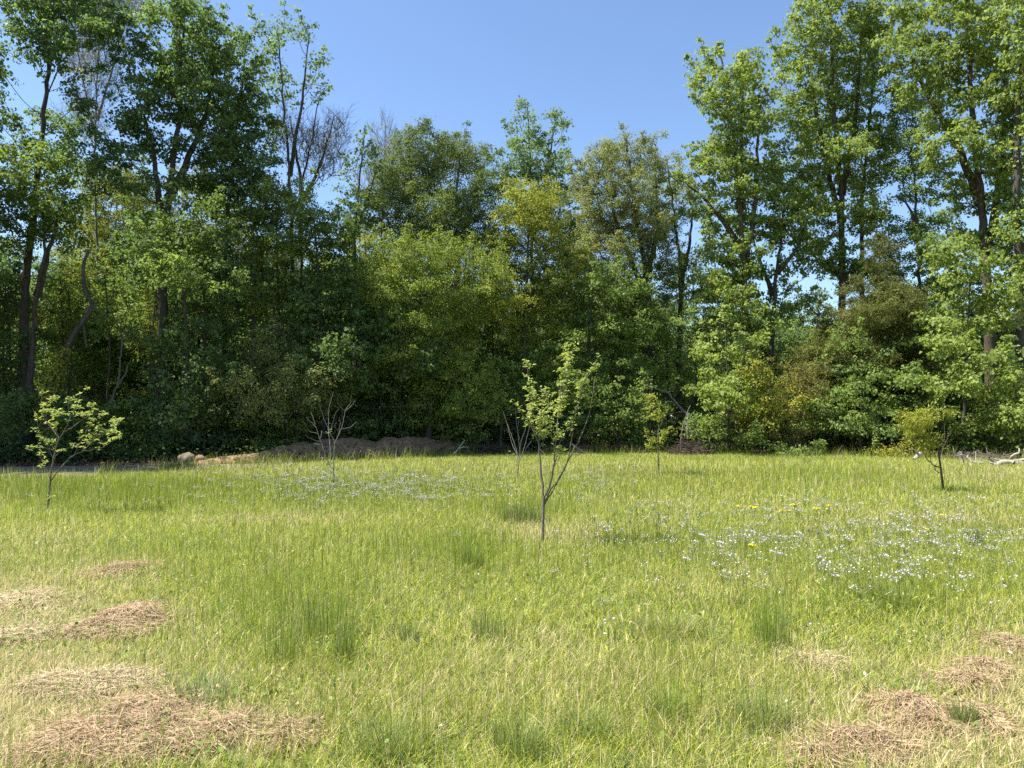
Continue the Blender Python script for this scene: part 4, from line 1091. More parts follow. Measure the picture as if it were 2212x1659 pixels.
# ------------------------------------------------------------------ wild flowers
def flower_geo(rng, h, nb, head, fl, yellow=False):
    """(stem mesh pieces, blossom mesh pieces) of one plant at the origin"""
    st = Geo(); bl = Geo()
    lean = rng.normal(size=2) * .12
    top = np.array([lean[0] * h, lean[1] * h, h])
    mid = top * .5 + np.array([rng.normal() * .01, rng.normal() * .01, .01])
    def tb(pts, r): 
        n0 = st.n; st.tube(pts, r, 3); st.A.append(np.full(st.n - n0, rng.random()))
    tb([np.zeros(3) - [0, 0, .02], mid, top], [.0024, .0018, .0012])
    for k in range(int(1 + 3 * rng.random())):
        t = .15 + .5 * rng.random(); p = top * t; a = rng.random() * 6.283
        d = np.array([[math.cos(a), math.sin(a), .5]])
        st.leaves(p[None], np.array([[-math.cos(a) * .5, -math.sin(a) * .5, 1.]]), d, np.array([.05 + .04 * rng.random()]), np.array([.013]), np.array([.3 + .5 * rng.random()]))
    cs = []
    for k in range(nb):
        a = rng.random() * 6.283; r = head * math.sqrt(rng.random())
        z = h + (rng.random() * .5 - .15) * head * (.6 if yellow else 1.3)
        p = np.array([top[0] + r * math.cos(a), top[1] + r * math.sin(a), z])
        tb([top - np.array([0, 0, head * (.6 + .7 * rng.random())]), p], [.0012, .0009])
        cs.append(p)
    for p in cs:
        nrm = np.array([rng.normal() * .6, rng.normal() * .6 - .25, 1.]); nrm /= np.linalg.norm(nrm)
        a0 = rng.random() * 6.283
        e1 = np.cross(nrm, [1, 0, .1]); e1 /= np.linalg.norm(e1); e2 = np.cross(nrm, e1)
        k = 5; ang = a0 + np.arange(k) * 2 * math.pi / k
        d = np.cos(ang)[:, None] * e1 + np.sin(ang)[:, None] * e2
        bl.leaves(np.repeat(p[None], k, 0), np.repeat(nrm[None], k, 0), d + nrm * .25, np.full(k, fl), np.full(k, fl * .85), np.full(k, rng.random()), fold=.05)
    return st, bl

def flower_region(px, py):
    near = gsum(px, py, [(1760, 1150, 180, 30, .5), (1800, 1195, 200, 40, .6), (1560, 1170, 130, 36, .55), (1960, 1165, 110, 26, .7), (2180, 1200, 80, 40, 1.0), (2080, 1230, 90, 26, .5), (1880, 1240, 150, 26, .45), (1950, 1285, 70, 24, .8), (2060, 1290, 60, 18, .5), (1420, 1200, 120, 50, .3), (1560, 1250, 200, 40, .18), (1330, 1180, 60, 30, .3), (1640, 1110, 90, 12, .35), (1900, 1110, 200, 14, .35), (1700, 1260, 150, 26, .3)])
    return near
def far_region(px, py):
    return gsum(px, py, [(700, 1062, 120, 20, 1.), (870, 1066, 130, 22, 1.2), (980, 1055, 90, 18, .7), (560, 1048, 90, 14, .5), (760, 1040, 90, 10, .5), (420, 1090, 100, 14, .2), (1100, 1070, 80, 12, .3), (1290, 1040, 60, 14, .4), (1300, 1110, 90, 16, .25), (1250, 1025, 50, 8, .3), (220, 1110, 120, 14, .12)])

def build_flowers():
    rng = np.random.default_rng(66)
    protos = []
    for k in range(8):
        h = .26 + .16 * rng.random()
        st, bl = flower_geo(rng, h, int(5 + 7 * rng.random() + 2), .05 + .045 * rng.random(), .0068)
        protos.append((st.mesh('stem', [M['stem']], False, 'v'), bl.mesh('blossom', [M['petal']], False, 'v')))
    def plant(c, k, s, label, group, rz):
        r = empty('wildflower', c, label, 'wildflower', group); r.scale = (s, s, s); r.rotation_euler = (0, 0, rz)
        link('stem', protos[k][0], r); link('blossom', protos[k][1], r)
    # lone plants that can be told apart
    for i, (px, py, s, lab) in enumerate([
        (1278, 1480, 1.0, 'lone lilac wildflower with the fullest head at the bottom centre'),
        (1312, 1490, .95, 'pale lilac wildflower just right of the fullest-headed one at the bottom centre'),
        (1205, 1345, .8, 'single lilac wildflower between the leafy sapling and the bottom centre group'),
        (1090, 1235, .9, 'single pale lilac wildflower left of the foot of the tall leafy sapling'),
        (1190, 1225, .9, 'lilac wildflower directly in front of the foot of the tall leafy sapling'),
        (985, 1205, .85, 'lilac wildflower farther left of the foot of the tall leafy sapling'),
        (585, 1310, .8, 'single lilac wildflower in the grass at left centre, above the tall green clump'),
        (1752, 1470, .9, 'pale lilac wildflower growing out of a patch of dead grass at right centre'),
        (2132, 1405, 1.0, 'lilac wildflower standing close to the right-hand hay windrow'),
        (2170, 1425, .9, 'lilac wildflower touching the topmost hay clump of the windrow'),
        (2060, 1385, .8, 'drooping pale lilac wildflower left of the one beside the windrow')]):
        plant(ground_at(px, py), i % 8, s * 1.1, lab, None, rng.random() * 6.28)
    n = 0; out = []
    x, y = wedge(60000, 5.5, 19, rng)
    px, py = project(x, y, np.zeros_like(x) + .25)
    f = flower_region(px, py)
    clus = noise2(x, y, .55, 91)
    keep = rng.random(len(x)) < f * np.clip((clus - .30) * 2.5, 0, 1) * .25
    x, y = x[keep], y[keep]
    o = np.argsort(y); x, y = x[o], y[o]
    for i in range(min(285, len(x))):
        plant((x[i], y[i], gz(x[i], y[i])), int(rng.integers(0, 8)), rng.uniform(.75, 1.15), 'slender lilac wildflower in the pale drift across the right side of the meadow', 'lilac wildflowers in the right-hand drift', rng.random() * 6.28)
    rest = list(zip(x[285:], y[285:]))
    def mass(pts, name, label, scale=1.0):
        Vs, Qs, Ts, As, Ms = [], [], [], [], []; nb = 0
        cache = []
        for st, bl in protos:
            for me, mi in ((st, 0), (bl, 1)):
                v = np.empty(len(me.vertices) * 3, np.float32); me.vertices.foreach_get('co', v)
                l = np.empty(len(me.loops), np.int32); me.loops.foreach_get('vertex_index', l)
                a = np.empty(len(me.vertices), np.float32); me.attributes['v'].data.foreach_get('value', a)
                cache.append((v.reshape(-1, 3), l.reshape(-1, 4), a, mi))
        for (X, Y) in pts:
            k = int(rng.integers(0, 8)); s = rng.uniform(.75, 1.15) * scale; a = rng.random() * 6.28
            R = np.array([[math.cos(a), -math.sin(a), 0], [math.sin(a), math.cos(a), 0], [0, 0, 1]]) * s
            for v, l, at_, mi in cache[2 * k:2 * k + 2]:
                Vs.append(v @ R.T + [X, Y, gz(X, Y)]); Qs.append(l + nb); nb += len(v); As.append(at_); Ms.append(np.full(len(l), mi))
        if not Vs: return
        me = mesh_np(name, np.concatenate(Vs), np.concatenate(Qs), None, [M['stem'], M['petal']], {'v': np.concatenate(As)}, matidx=np.concatenate(Ms))
        tag(link(name, me), label, 'wildflowers', kind='stuff')
    print('right drift rest', len(rest))
    mass(rest, 'wildflower_drift', 'hazy far part of the lilac wildflower drift on the right side of the meadow')
    x, y = wedge(60000, 11, 28, rng); px, py = project(x, y, np.zeros_like(x) + .25)
    f = far_region(px, py) * np.clip((noise2(x, y, .7, 92) - .22) * 2, 0, 1)
    keep = rng.random(len(x)) < f * .30
    print('far drift', keep.sum())
    mass(list(zip(x[keep], y[keep])), 'wildflower_drift', 'whitish haze of tiny wildflowers across the far left and middle of the meadow', 1.0)
    # yellow ones
    yp = []
    for k in range(3):
        st, bl = flower_geo(rng, .36, 16, .045, .011, True)
        yp.append((st.mesh('stem', [M['stem']], False, 'v'), bl.mesh('blossom', [M['petal_y']], False, 'v')))
    YF = [(1595, 1097, 'leftmost yellow-headed flower of the row behind the lilac drift'), (1615, 1094, 'yellow flower close beside the leftmost one behind the lilac drift'), (1630, 1096, 'third yellow flower of the left cluster behind the lilac drift'),
          (1708, 1096, 'yellow flower heading the middle pair behind the lilac drift'), (1722, 1097, 'second yellow flower of the middle pair behind the lilac drift'), (1750, 1104, 'low yellow flower between the middle pair and the brightest yellow cluster'),
          (1788, 1094, 'tallest yellow flower in the brightest cluster behind the lilac drift'), (1794, 1099, 'lower yellow flower in the brightest cluster behind the lilac drift'), (1705, 1112, 'faint yellow flower just below the middle pair'),
          (1996, 1138, 'small yellow flower alone toward the right edge of the lilac drift'), (1628, 1172, 'yellow flower alone amid the left part of the lilac drift'), (2040, 1108, 'pale yellow flower patch at the far right of the meadow'), (1147, 992, 'yellow weed in bloom at the far edge just left of the tall leafy sapling')]
    for i, (px, py, lab) in enumerate(YF):
        q = at(px, py, .36); q[2] = gz(q[0], q[1])
        r = empty('yellow_flower', q, lab, 'wildflower'); s = .85 + .3 * rng.random(); r.scale = (s, s, s); r.rotation_euler = (0, 0, rng.random() * 6.28)
        link('stem', yp[i % 3][0], r); link('blossom', yp[i % 3][1], r)
build_flowers()

# ------------------------------------------------------------------ the young planted trees, traced stem by stem
def Z(n):
    k = {1: (1062.8, 708.6, .2917), 2: (34.56, 812.2, .18746), 3: (630.8, 838.2, .15626), 4: (1909.6, 846.8, .14582), 5: (1348., 812.2, .13544), 7: (0., 501.2, .3126)}[n]
    return lambda x, y: (k[0] + x * k[2], k[1] + y * k[2])

def traced(z, pts, Y, rng, tilt, y0=0.0):
    """pixel trace -> points at depth Y drifting nearer or farther by tilt along the trace"""
    out = []; n = len(pts)
    for i, (x, y) in enumerate(pts):
        px, py = z(x, y)
        out.append(PY(px, py, Y + y0 + tilt * i / max(1, n - 1)))
    return np.array(out)

def sapling(name, label, zn, base, lines, leaf=None, mat='sap', L=.07, W=.032, seed=1, bark='sapbark', extra=None, dm=1.0):
    """lines: (points, r0, r1, leaves per metre, start of leaves 0..1)"""
    rng = np.random.default_rng(seed * 17 + 3)
    z = Z(zn); px, py = z(*base)
    b = ground_at(px, py); Y = b[1]
    root = empty(name, b, label, 'sapling')
    tr = Geo(); lg = Geo()
    first = True
    for pts, r0, r1, dens, t0 in lines:
        T = 0 if first else rng.normal() * .32
        p = traced(z, pts, Y, rng, T) - b
        if first: p[0] = (0, 0, -.05)
        line = smooth_line(p, .06)
        if not first: line[1:-1] += rng.normal(size=(len(line) - 2, 3)) * .004
        rr = np.linspace(r0, r1, len(line)) * (.95 if name == 'bare_sapling' else 1)
        tr.tube(line, rr, 8 if r0 > .012 else 5, .1, rng)
        first = False
        if dens:
            seg = np.linalg.norm(np.diff(line, axis=0), axis=1).sum()
            m = int(dens * seg * (1 - t0) * dm)
            t = t0 + (1 - t0) * rng.random(m)
            idx = t * (len(line) - 1); i0 = np.minimum(idx.astype(int), len(line) - 2); f = (idx - i0)[:, None]
            q = line[i0] * (1 - f) + line[i0 + 1] * f
            # short spurs carry the leaves in little rosettes
            k = max(3, int(m / 6)); sp_ = rng.integers(0, m, k)
            off = rng.normal(size=(k, 3)) * .032; off[:, 2] = np.abs(off[:, 2])
            own = rng.integers(0, k, m)
            for s_, o_ in zip(sp_, off): tr.tube([q[s_], q[s_] + o_], [.0022, .0014], 3)
            pos = q[sp_][own] + off[own] + rng.normal(size=(m, 3)) * .014
            d = rng.normal(size=(m, 3)); d[:, 2] = d[:, 2] * .5 + .35
            nn = rng.normal(size=(m, 3)) * .5; nn[:, 2] += 1
            s = .6 + .6 * rng.random(m)
            lg.leaves6(pos, nn, d, L * s, W * s, np.clip(.4 * rng.random(k)[own] + .6 * rng.random(m), 0, 1))
    if extra: extra(root, tr, lg, rng, z, Y, b)
    link('trunk', tr.mesh('trunk', [M[bark]], True), root)
    if lg.V: link('foliage', lg.mesh('foliage', [M[mat]], False, 'v'), root)
    return root

sapling('young_tree', 'tall leafy sapling with upright shoots at the middle of the meadow', 1, (378, 1600), [
 ([(378, 1600), (377, 1450), (381, 1300), (384, 1262)], .021, .018, 0, 0),
 ([(384, 1265), (376, 1160), (360, 1020), (350, 900), (345, 850)], .013, .009, 0, 0),
 ([(345, 850), (318, 790), (285, 700), (272, 600), (290, 480), (272, 380), (252, 240)], .008, .002, 210, .12),
 ([(300, 745), (255, 690), (205, 610), (165, 560), (138, 525)], .005, .002, 150, .1),
 ([(345, 850), (362, 720), (372, 600), (392, 470)], .007, .002, 260, .05),
 ([(352, 830), (395, 740), (412, 630), (440, 512)], .006, .002, 230, .1),
 ([(320, 790), (300, 640), (300, 560), (296, 470)], .005, .002, 190, .2),
 ([(350, 900), (385, 840), (400, 780)], .005, .002, 120, .2),
 ([(384, 1265), (430, 1160), (458, 1020), (468, 900)], .014, .010, 0, 0),
 ([(468, 900), (478, 760), (488, 640), (508, 560)], .008, .004, 170, .0),
 ([(488, 640), (520, 520), (540, 400), (566, 270), (600, 150)], .006, .002, 230, .05),
 ([(500, 590), (505, 460), (530, 330), (545, 220), (555, 130)], .005, .002, 210, .1),
 ([(458, 1020), (482, 940), (505, 850), (545, 770), (610, 700)], .007, .002, 130, .15),
 ([(470, 920), (445, 830), (430, 740)], .005, .002, 60, .3),
 ([(383, 1310), (440, 1190), (520, 1080), (570, 950), (592, 800), (602, 690)], .010, .004, 0, 0),
 ([(575, 800), (602, 690), (632, 590), (655, 490), (685, 390), (742, 310), (800, 195)], .006, .002, 170, .1),
 ([(655, 490), (670, 430), (672, 360)], .004, .002, 150, 0),
 ([(383, 1320), (500, 1110), (600, 910), (680, 750), (730, 580), (752, 440), (766, 360)], .010, .002, 0, 0),
 ([(383, 1290), (400, 1100), (395, 960), (360, 900)], .005, .002, 0, 0),
 ([(575, 920), (590, 830), (600, 770)], .004, .002, 0, 0),
 ([(455, 1040), (500, 960), (535, 890)], .004, .002, 40, .3),
], L=.046, W=.023, seed=1, dm=1.25)
sapling('young_tree', 'spreading leafy sapling at the left, pale leaves bright against the shade', 2, (365, 1585), [
 ([(365, 1585), (372, 1450), (385, 1330), (396, 1210)], .020, .016, 0, 0),
 ([(396, 1210), (402, 1120), (430, 960), (460, 830), (500, 720), (560, 620), (620, 490), (690, 350), (735, 230), (780, 170)], .014, .002, 40, .4),
 ([(398, 1205), (430, 1170), (520, 1050), (640, 930), (760, 870), (870, 858)], .013, .005, 0, 0),
 ([(545, 645), (640, 600), (760, 510), (860, 450), (960, 430), (1045, 430)], .007, .002, 95, .45),
 ([(670, 900), (720, 800), (780, 690), (850, 580), (930, 490)], .006, .002, 80, .4),
 ([(760, 870), (850, 790), (950, 690), (1060, 640), (1200, 550)], .006, .002, 130, .2),
 ([(870, 858), (1000, 820), (1130, 740), (1240, 700)], .005, .002, 110, .1),
 ([(850, 790), (900, 650), (990, 560), (1050, 540)], .005, .002, 140, .2),
 ([(780, 870), (800, 790), (850, 740), (900, 760)], .004, .002, 150, .2),
 ([(800, 690), (810, 620), (820, 580)], .004, .002, 150, .1),
 ([(430, 960), (380, 850), (330, 760), (270, 660), (245, 520), (190, 370)], .006, .002, 75, .15),
 ([(480, 770), (470, 640), (420, 500), (390, 420), (470, 395)], .006, .002, 110, .2),
 ([(500, 720), (430, 620), (340, 510), (300, 330), (290, 190)], .006, .002, 80, .3),
 ([(340, 510), (370, 310), (470, 255)], .004, .002, 90, .3),
 ([(420, 500), (480, 450), (545, 450)], .004, .002, 150, .1),
 ([(620, 490), (600, 350), (620, 265), (690, 280)], .004, .002, 80, .3),
 ([(690, 350), (700, 370), (720, 380)], .003, .002, 120, 0),
 ([(660, 470), (740, 440), (790, 470)], .004, .002, 90, .2),
 ([(440, 950), (500, 880), (620, 820), (685, 805)], .005, .002, 60, .3),
 ([(460, 830), (410, 760), (385, 740)], .004, .002, 160, .1),
 ([(330, 760), (290, 720), (260, 690)], .004, .002, 170, .1),
 ([(370, 840), (280, 820), (160, 840)], .004, .002, 80, .4),
 ([(280, 820), (290, 950), (322, 1060)], .004, .002, 80, .2),
 ([(860, 450), (850, 380), (840, 330), (900, 350)], .004, .002, 110, .1),
 ([(1060, 640), (1130, 650), (1150, 690)], .003, .002, 140, .1),
 ([(1100, 600), (1150, 520), (1215, 530)], .003, .002, 150, .2),
 ([(372, 1450), (400, 1420), (430, 1400)], .003, .002, 60, .1),
 ([(396, 1210), (378, 1150), (372, 1130)], .005, .004, 0, 0),
], L=.060, W=.027, seed=2, dm=1.1)
sapling('bare_sapling', 'bare forked sapling with pale branches in front of the earth bank', 3, (580, 1510), [
 ([(580, 1510), (578, 1280), (572, 1110)], .017, .014, 12, .3),
 ([(572, 1115), (505, 1040), (450, 880), (385, 700), (330, 550), (200, 400)], .011, .0035, 0, 0),
 ([(572, 1105), (535, 1050), (525, 800), (510, 640), (505, 350), (530, 200), (575, 50)], .009, .003, 0, 0),
 ([(575, 1095), (578, 950), (590, 760), (520, 600), (440, 420), (380, 220)], .012, .0035, 0, 0),
 ([(590, 760), (650, 640), (700, 500), (740, 310), (800, 220), (825, 100)], .010, .0035, 0, 0),
 ([(740, 310), (820, 250), (875, 165)], .006, .003, 0, 0),
 ([(740, 310), (680, 270), (625, 205)], .006, .003, 0, 0),
 ([(685, 565), (800, 540), (890, 470)], .006, .003, 0, 0),
 ([(640, 640), (665, 480), (655, 420)], .006, .003, 0, 0),
 ([(540, 590), (560, 480), (600, 360), (650, 270)], .006, .003, 0, 0),
 ([(385, 700), (405, 640), (412, 590)], .005, .003, 0, 0),
 ([(360, 630), (240, 590), (150, 450)], .005, .003, 0, 0),
 ([(395, 740), (280, 710), (180, 650)], .005, .003, 0, 0),
 ([(405, 775), (330, 775), (300, 770)], .004, .003, 0, 0),
 ([(320, 520), (290, 400), (260, 330)], .004, .003, 0, 0),
 ([(520, 640), (450, 620), (380, 590)], .004, .003, 0, 0),
 ([(640, 600), (600, 545), (590, 540)], .004, .003, 0, 0),
 ([(545, 560), (600, 500), (620, 480)], .004, .003, 0, 0),
 ([(572, 1240), (510, 1130), (480, 1000)], .004, .003, 70, .2),
 ([(575, 1300), (620, 1240), (650, 1210)], .003, .002, 60, .2),
 ([(575, 1330), (500, 1250), (450, 1210)], .003, .002, 60, .2),
 ([(520, 690), (500, 640), (505, 600)], .003, .002, 60, .3),
], L=.06, W=.028, mat='mid', seed=3, bark='bark_pale')
sapling('bare_sapling', 'thin leafless multi-stemmed sapling just left behind the tall leafy one', 1, (187, 1142), [
 ([(187, 1142), (190, 1080), (195, 1010)], .016, .013, 0, 0),
 ([(195, 1010), (180, 900), (125, 740), (80, 610)], .010, .003, 0, 0),
 ([(197, 1005), (206, 900), (182, 700), (175, 590)], .008, .003, 0, 0),
 ([(198, 1005), (215, 850), (250, 740), (278, 630)], .009, .003, 0, 0),
 ([(200, 1000), (240, 880), (268, 770), (290, 700)], .008, .003, 0, 0),
 ([(205, 985), (250, 900), (292, 835)], .006, .003, 0, 0),
 ([(185, 930), (150, 860), (110, 700)], .005, .003, 0, 0),
 ([(195, 1010), (170, 960), (150, 925)], .005, .003, 40, .4),
 ([(215, 850), (190, 760), (200, 690)], .005, .003, 0, 0),
], L=.06, W=.03, mat='sap', seed=4, bark='bark_pale')

def small_tree_extra(blobs, spec, targets_sp, asc, starts):
    def f(root, tr, lg, rng, z, Y, b):
        k = Y / F
        B = []
        for (x, y, rx, ry) in blobs:
            px, py = z(x, y); px2, _ = z(x + rx, y); _, py2 = z(x, y + ry)
            o = rng.normal() * .12
            B.append((PY(px, py, Y + o) - b, np.array([(px2 - px) * k, max((px2 - px) * k * 1.0, .15), (py2 - py) * k])))
        T = clump_targets(B, targets_sp, rng, .32, 3)
        tl = []
        for pts, r0, r1 in starts:
            p = traced(z, pts, Y, rng, rng.normal() * .15) - b
            tl.append((p, r0, r1))
        grow(tr, tl, T, rng, asc, tip=.0028, first=.0, step=.12, sides=4)
        foliage(lg, tr, T, spec, rng, 1.0, 1.0, twigs=False)
    return f
sapling('young_tree', 'small round-headed fruit sapling with narrow leaves at the right of the meadow', 4, (893, 1482), [
 ([(893, 1482), (868, 1360), (850, 1200), (832, 1060), (815, 950)], .026, .017, 0, 0),
 ([(838, 1200), (775, 1165), (752, 1110), (760, 1085)], .010, .007, 0, 0),
 ([(822, 1112), (740, 1090), (695, 1050), (640, 1000), (590, 900)], .014, .006, 0, 0),
 ([(695, 1050), (690, 960), (700, 860)], .009, .005, 0, 0),
 ([(826, 1080), (815, 950), (830, 820), (890, 700), (900, 480)], .012, .004, 0, 0),
], mat='peach', seed=5, bark='bark_brown', extra=small_tree_extra(
 [(330, 420, 170, 150), (520, 380, 200, 140), (700, 330, 200, 90), (600, 560, 260, 150), (880, 420, 200, 170), (850, 640, 220, 130), (560, 730, 180, 90), (760, 760, 170, 70), (1080, 560, 110, 120), (1230, 480, 110, 60), (420, 620, 110, 90), (960, 300, 110, 70)],
 dict(L=.095, W=.024, n=6, tips=6, rc=.115, sp=.14, flat=.8, up=.5), .17, .5,
 [([(815, 950), (800, 800), (720, 600), (650, 420)], .012, .004), ([(600, 930), (500, 750), (400, 560)], .008, .003), ([(820, 950), (900, 780), (980, 600), (1050, 520)], .009, .003)]))
sapling('young_tree', 'slim small leafy sapling standing before the dark wood at right centre', 5, (540, 1592), [
 ([(540, 1592), (548, 1400), (545, 1250), (526, 1130), (538, 1000), (552, 850)], .020, .010, 0, 0),
], mat='yellow', seed=6, bark='bark_pale', extra=small_tree_extra(
 [(430, 340, 80, 90), (410, 430, 60, 60), (500, 600, 90, 80), (620, 620, 110, 90), (540, 740, 130, 90), (680, 740, 90, 80), (490, 840, 90, 70), (640, 860, 100, 70), (540, 950, 100, 80), (420, 900, 60, 50), (460, 1060, 80, 70), (570, 1060, 60, 60), (310, 620, 60, 50), (400, 1120, 50, 40)],
 dict(L=.085, W=.040, n=6, tips=5, rc=.13, sp=.15, flat=.8, up=.6), .18, .5,
 [([(552, 850), (540, 700), (470, 500), (420, 280)], .010, .003), ([(552, 850), (600, 740), (650, 620)], .008, .003)]))

# ------------------------------------------------------------------ dead wood, brush, ivy-clad trunk
def sticks(name, label, cat, zn, Y, lines, mat='deadwood', seed=1, tilt=.4, rest=None):
    rng = np.random.default_rng(seed + 500)
    z = Z(zn) if zn else (lambda x, y: (x, y))
    x0, y0 = lines[0][0][0]; px, py = z(x0, y0)
    b = PY(px, py, Y); b[2] = gz(b[0], b[1])
    g = Geo()
    T = 0
    for pts, r0, r1 in lines:
        p = traced(z, pts, Y, rng, rng.normal() * tilt) - b
        line = smooth_line(p, .12); line[1:-1] += rng.normal(size=(len(line) - 2, 3)) * min(.012, r0 * .3)
        g.tube(line, np.linspace(r0, r1, len(line)), 8, .15, rng)
    o = link(name, g.mesh(name, [M[mat]], True), loc=b)
    return tag(o, label, cat)
sticks('fallen_branch', 'long bleached fallen limb with an upturned fork at the right edge', 'fallen branch', 4, 23.8, [
 ([(1640, 1085), (1720, 1060), (1800, 1025), (1890, 1035), (1930, 1052)], .085, .05),
 ([(1560, 968), (1590, 1010), (1650, 1078)], .03, .055), ([(1620, 995), (1750, 1015), (1880, 1030), (2074, 1000), (2300, 965), (2500, 940)], .035, .07),
 ([(1880, 1035), (1888, 965), (1950, 912), (2022, 882)], .055, .03), ([(2000, 890), (1998, 850), (1996, 830)], .02, .012), ([(1560, 1050), (1600, 1050), (1650, 1080)], .03, .04), ([(1930, 1050), (2000, 1035), (2080, 1045)], .03, .02)], seed=1, tilt=.3)
sticks('fallen_branch', 'curved pale branch sticking up left of the long bleached limb', 'fallen branch', 4, 25.2, [
 ([(1168, 1040), (1170, 990), (1150, 920), (1108, 876)], .05, .02), ([(1145, 930), (1080, 945), (1035, 940)], .022, .012), ([(1080, 910), (1140, 905), (1150, 915)], .015, .02)], seed=2)
sticks('fallen_branch', 'small crooked pale branch lying between the curved branch and the bleached limb', 'fallen branch', 4, 24.4, [
 ([(1310, 1045), (1280, 1005), (1225, 965), (1245, 930)], .035, .015), ([(1310, 1030), (1400, 1042), (1500, 1050)], .03, .02), ([(1362, 1030), (1360, 960), (1358, 880)], .015, .008)], seed=3)
sticks('broken_stump', 'pale broken log end beside the vivid green low shrub', 'stump', 4, 27.3, [
 ([(455, 1000), (490, 955), (545, 905)], .085, .075), ([(515, 930), (482, 895), (470, 850)], .045, .035)], seed=4, tilt=.15)
sticks('dead_branch', 'grey dead limb arching out of the dark wood behind the slim small sapling', 'dead branch', 5, 32.6, [
 ([(1215, 1180), (1190, 900), (1160, 800), (1090, 690), (960, 570), (870, 470), (780, 370), (700, 270), (600, 225), (530, 205), (470, 150), (410, 70), (380, 0)], .08, .025),
 ([(460, 160), (455, 220), (400, 260)], .03, .012), ([(450, 205), (370, 195), (300, 230), (255, 300)], .025, .012), ([(770, 415), (680, 405), (600, 400), (540, 370)], .03, .012), ([(600, 400), (570, 440)], .015, .01), ([(935, 570), (850, 580), (770, 602)], .025, .01), ([(380, 75), (300, 80), (240, 90)], .02, .01), ([(700, 270), (730, 240), (750, 235)], .03, .015)], mat='bark_pale', seed=5)
sticks('dead_branch', 'slim dead sticks propped up over the brown brush heap', 'dead branch', 5, 31.2, [
 ([(905, 1180), (920, 900), (950, 740), (1000, 610), (1025, 540), (1062, 470)], .028, .012), ([(965, 700), (1000, 780), (1050, 840), (1090, 950)], .03, .02), ([(1020, 600), (1015, 720), (1008, 860), (1010, 1000)], .025, .02), ([(1030, 660), (1090, 730), (1150, 820), (1200, 1000)], .025, .02)], mat='bark_pale', seed=6)
sticks('fallen_branch', 'pale slanting log end at the far edge right of the tall leafy sapling', 'fallen branch', 1, 31.0, [
 ([(710, 945), (650, 905), (590, 858)], .055, .04), ([(510, 935), (600, 936), (700, 944)], .04, .05), ([(690, 940), (760, 935), (820, 930)], .03, .02)], seed=7, mat='bark_pale')
sticks('fallen_branch', 'thin whitish stick leaning at the right end of the earth bank', 'fallen branch', 0, 29.2, [
 ([(962, 994), (978, 982), (990, 968), (1003, 952)], .03, .018), ([(990, 970), (1000, 966), (1012, 966)], .018, .01)], seed=8)
sticks('dead_tree', 'rusty dead stem leaning upright in the shade behind the left sapling', 'dead tree', 7, 28.2, [
 ([(760, 1560), (772, 1230), (792, 1100), (830, 1040), (862, 990), (885, 925)], .06, .03), ([(735, 1200), (770, 1150), (800, 1105)], .03, .03), ([(815, 1080), (826, 950), (838, 830), (850, 700)], .045, .02), ([(860, 1000), (878, 960), (880, 930)], .03, .02)], mat='sapbark', seed=9)

def heap(name, label, cat, px, py, rx, h, Y, n, cols, seed, Ls=(.4, 1.1), rad=.009):
    rng = np.random.default_rng(seed + 700)
    b = PY(px, py, Y); b[2] = gz(b[0], b[1]); R = rx * Y / F
    g = Geo()
    for i in range(n):
        a = rng.random() * 6.283; r = math.sqrt(rng.random()); c = np.array([R * r * math.cos(a), .7 * r * math.sin(a), h * (1 - r ** 1.5) * rng.random() + .04])
        d = rng.normal(size=3); d[2] *= .35; d /= np.linalg.norm(d); L = rng.uniform(*Ls) * .5
        m = c + rng.normal(size=3) * .04
        p = np.array([c - d * L, m, c + d * L]); p[:, 2] = np.maximum(p[:, 2], .015)
        g.tube(p, np.array([1., .8, .4]) * rad * (.5 + rng.random() * 1.4), 4)
    o = link(name, g.mesh(name, [M[cols]], False), loc=b)
    return tag(o, label, cat)
heap('brush_heap', 'brown heap of dead brush and twigs right of the slim small sapling', 'brush heap', 1492, 975, 40, .62, 31.0, 360, 'bark_brown', 1, (.5, 1.3))
heap('brush_heap', 'low dark tangle of twigs at the right end of the earth bank', 'brush heap', 1055, 980, 60, .45, 31.0, 380, 'bark_brown', 2)
heap('brush_heap', 'low dark litter of twigs behind the tall leafy sapling at the meadow edge', 'brush heap', 1230, 978, 80, .35, 32.2, 380, 'bark_brown', 3)
heap('brush_heap', 'scattered twigs at the meadow edge left of the slim small sapling', 'brush heap', 1370, 977, 45, .3, 32.6, 220, 'bark_brown', 4)
heap('brush_heap', 'litter of broken sticks under the shrubs behind the bleached limb', 'brush heap', 2120, 990, 70, .2, 27.8, 120, 'sapbark', 5)

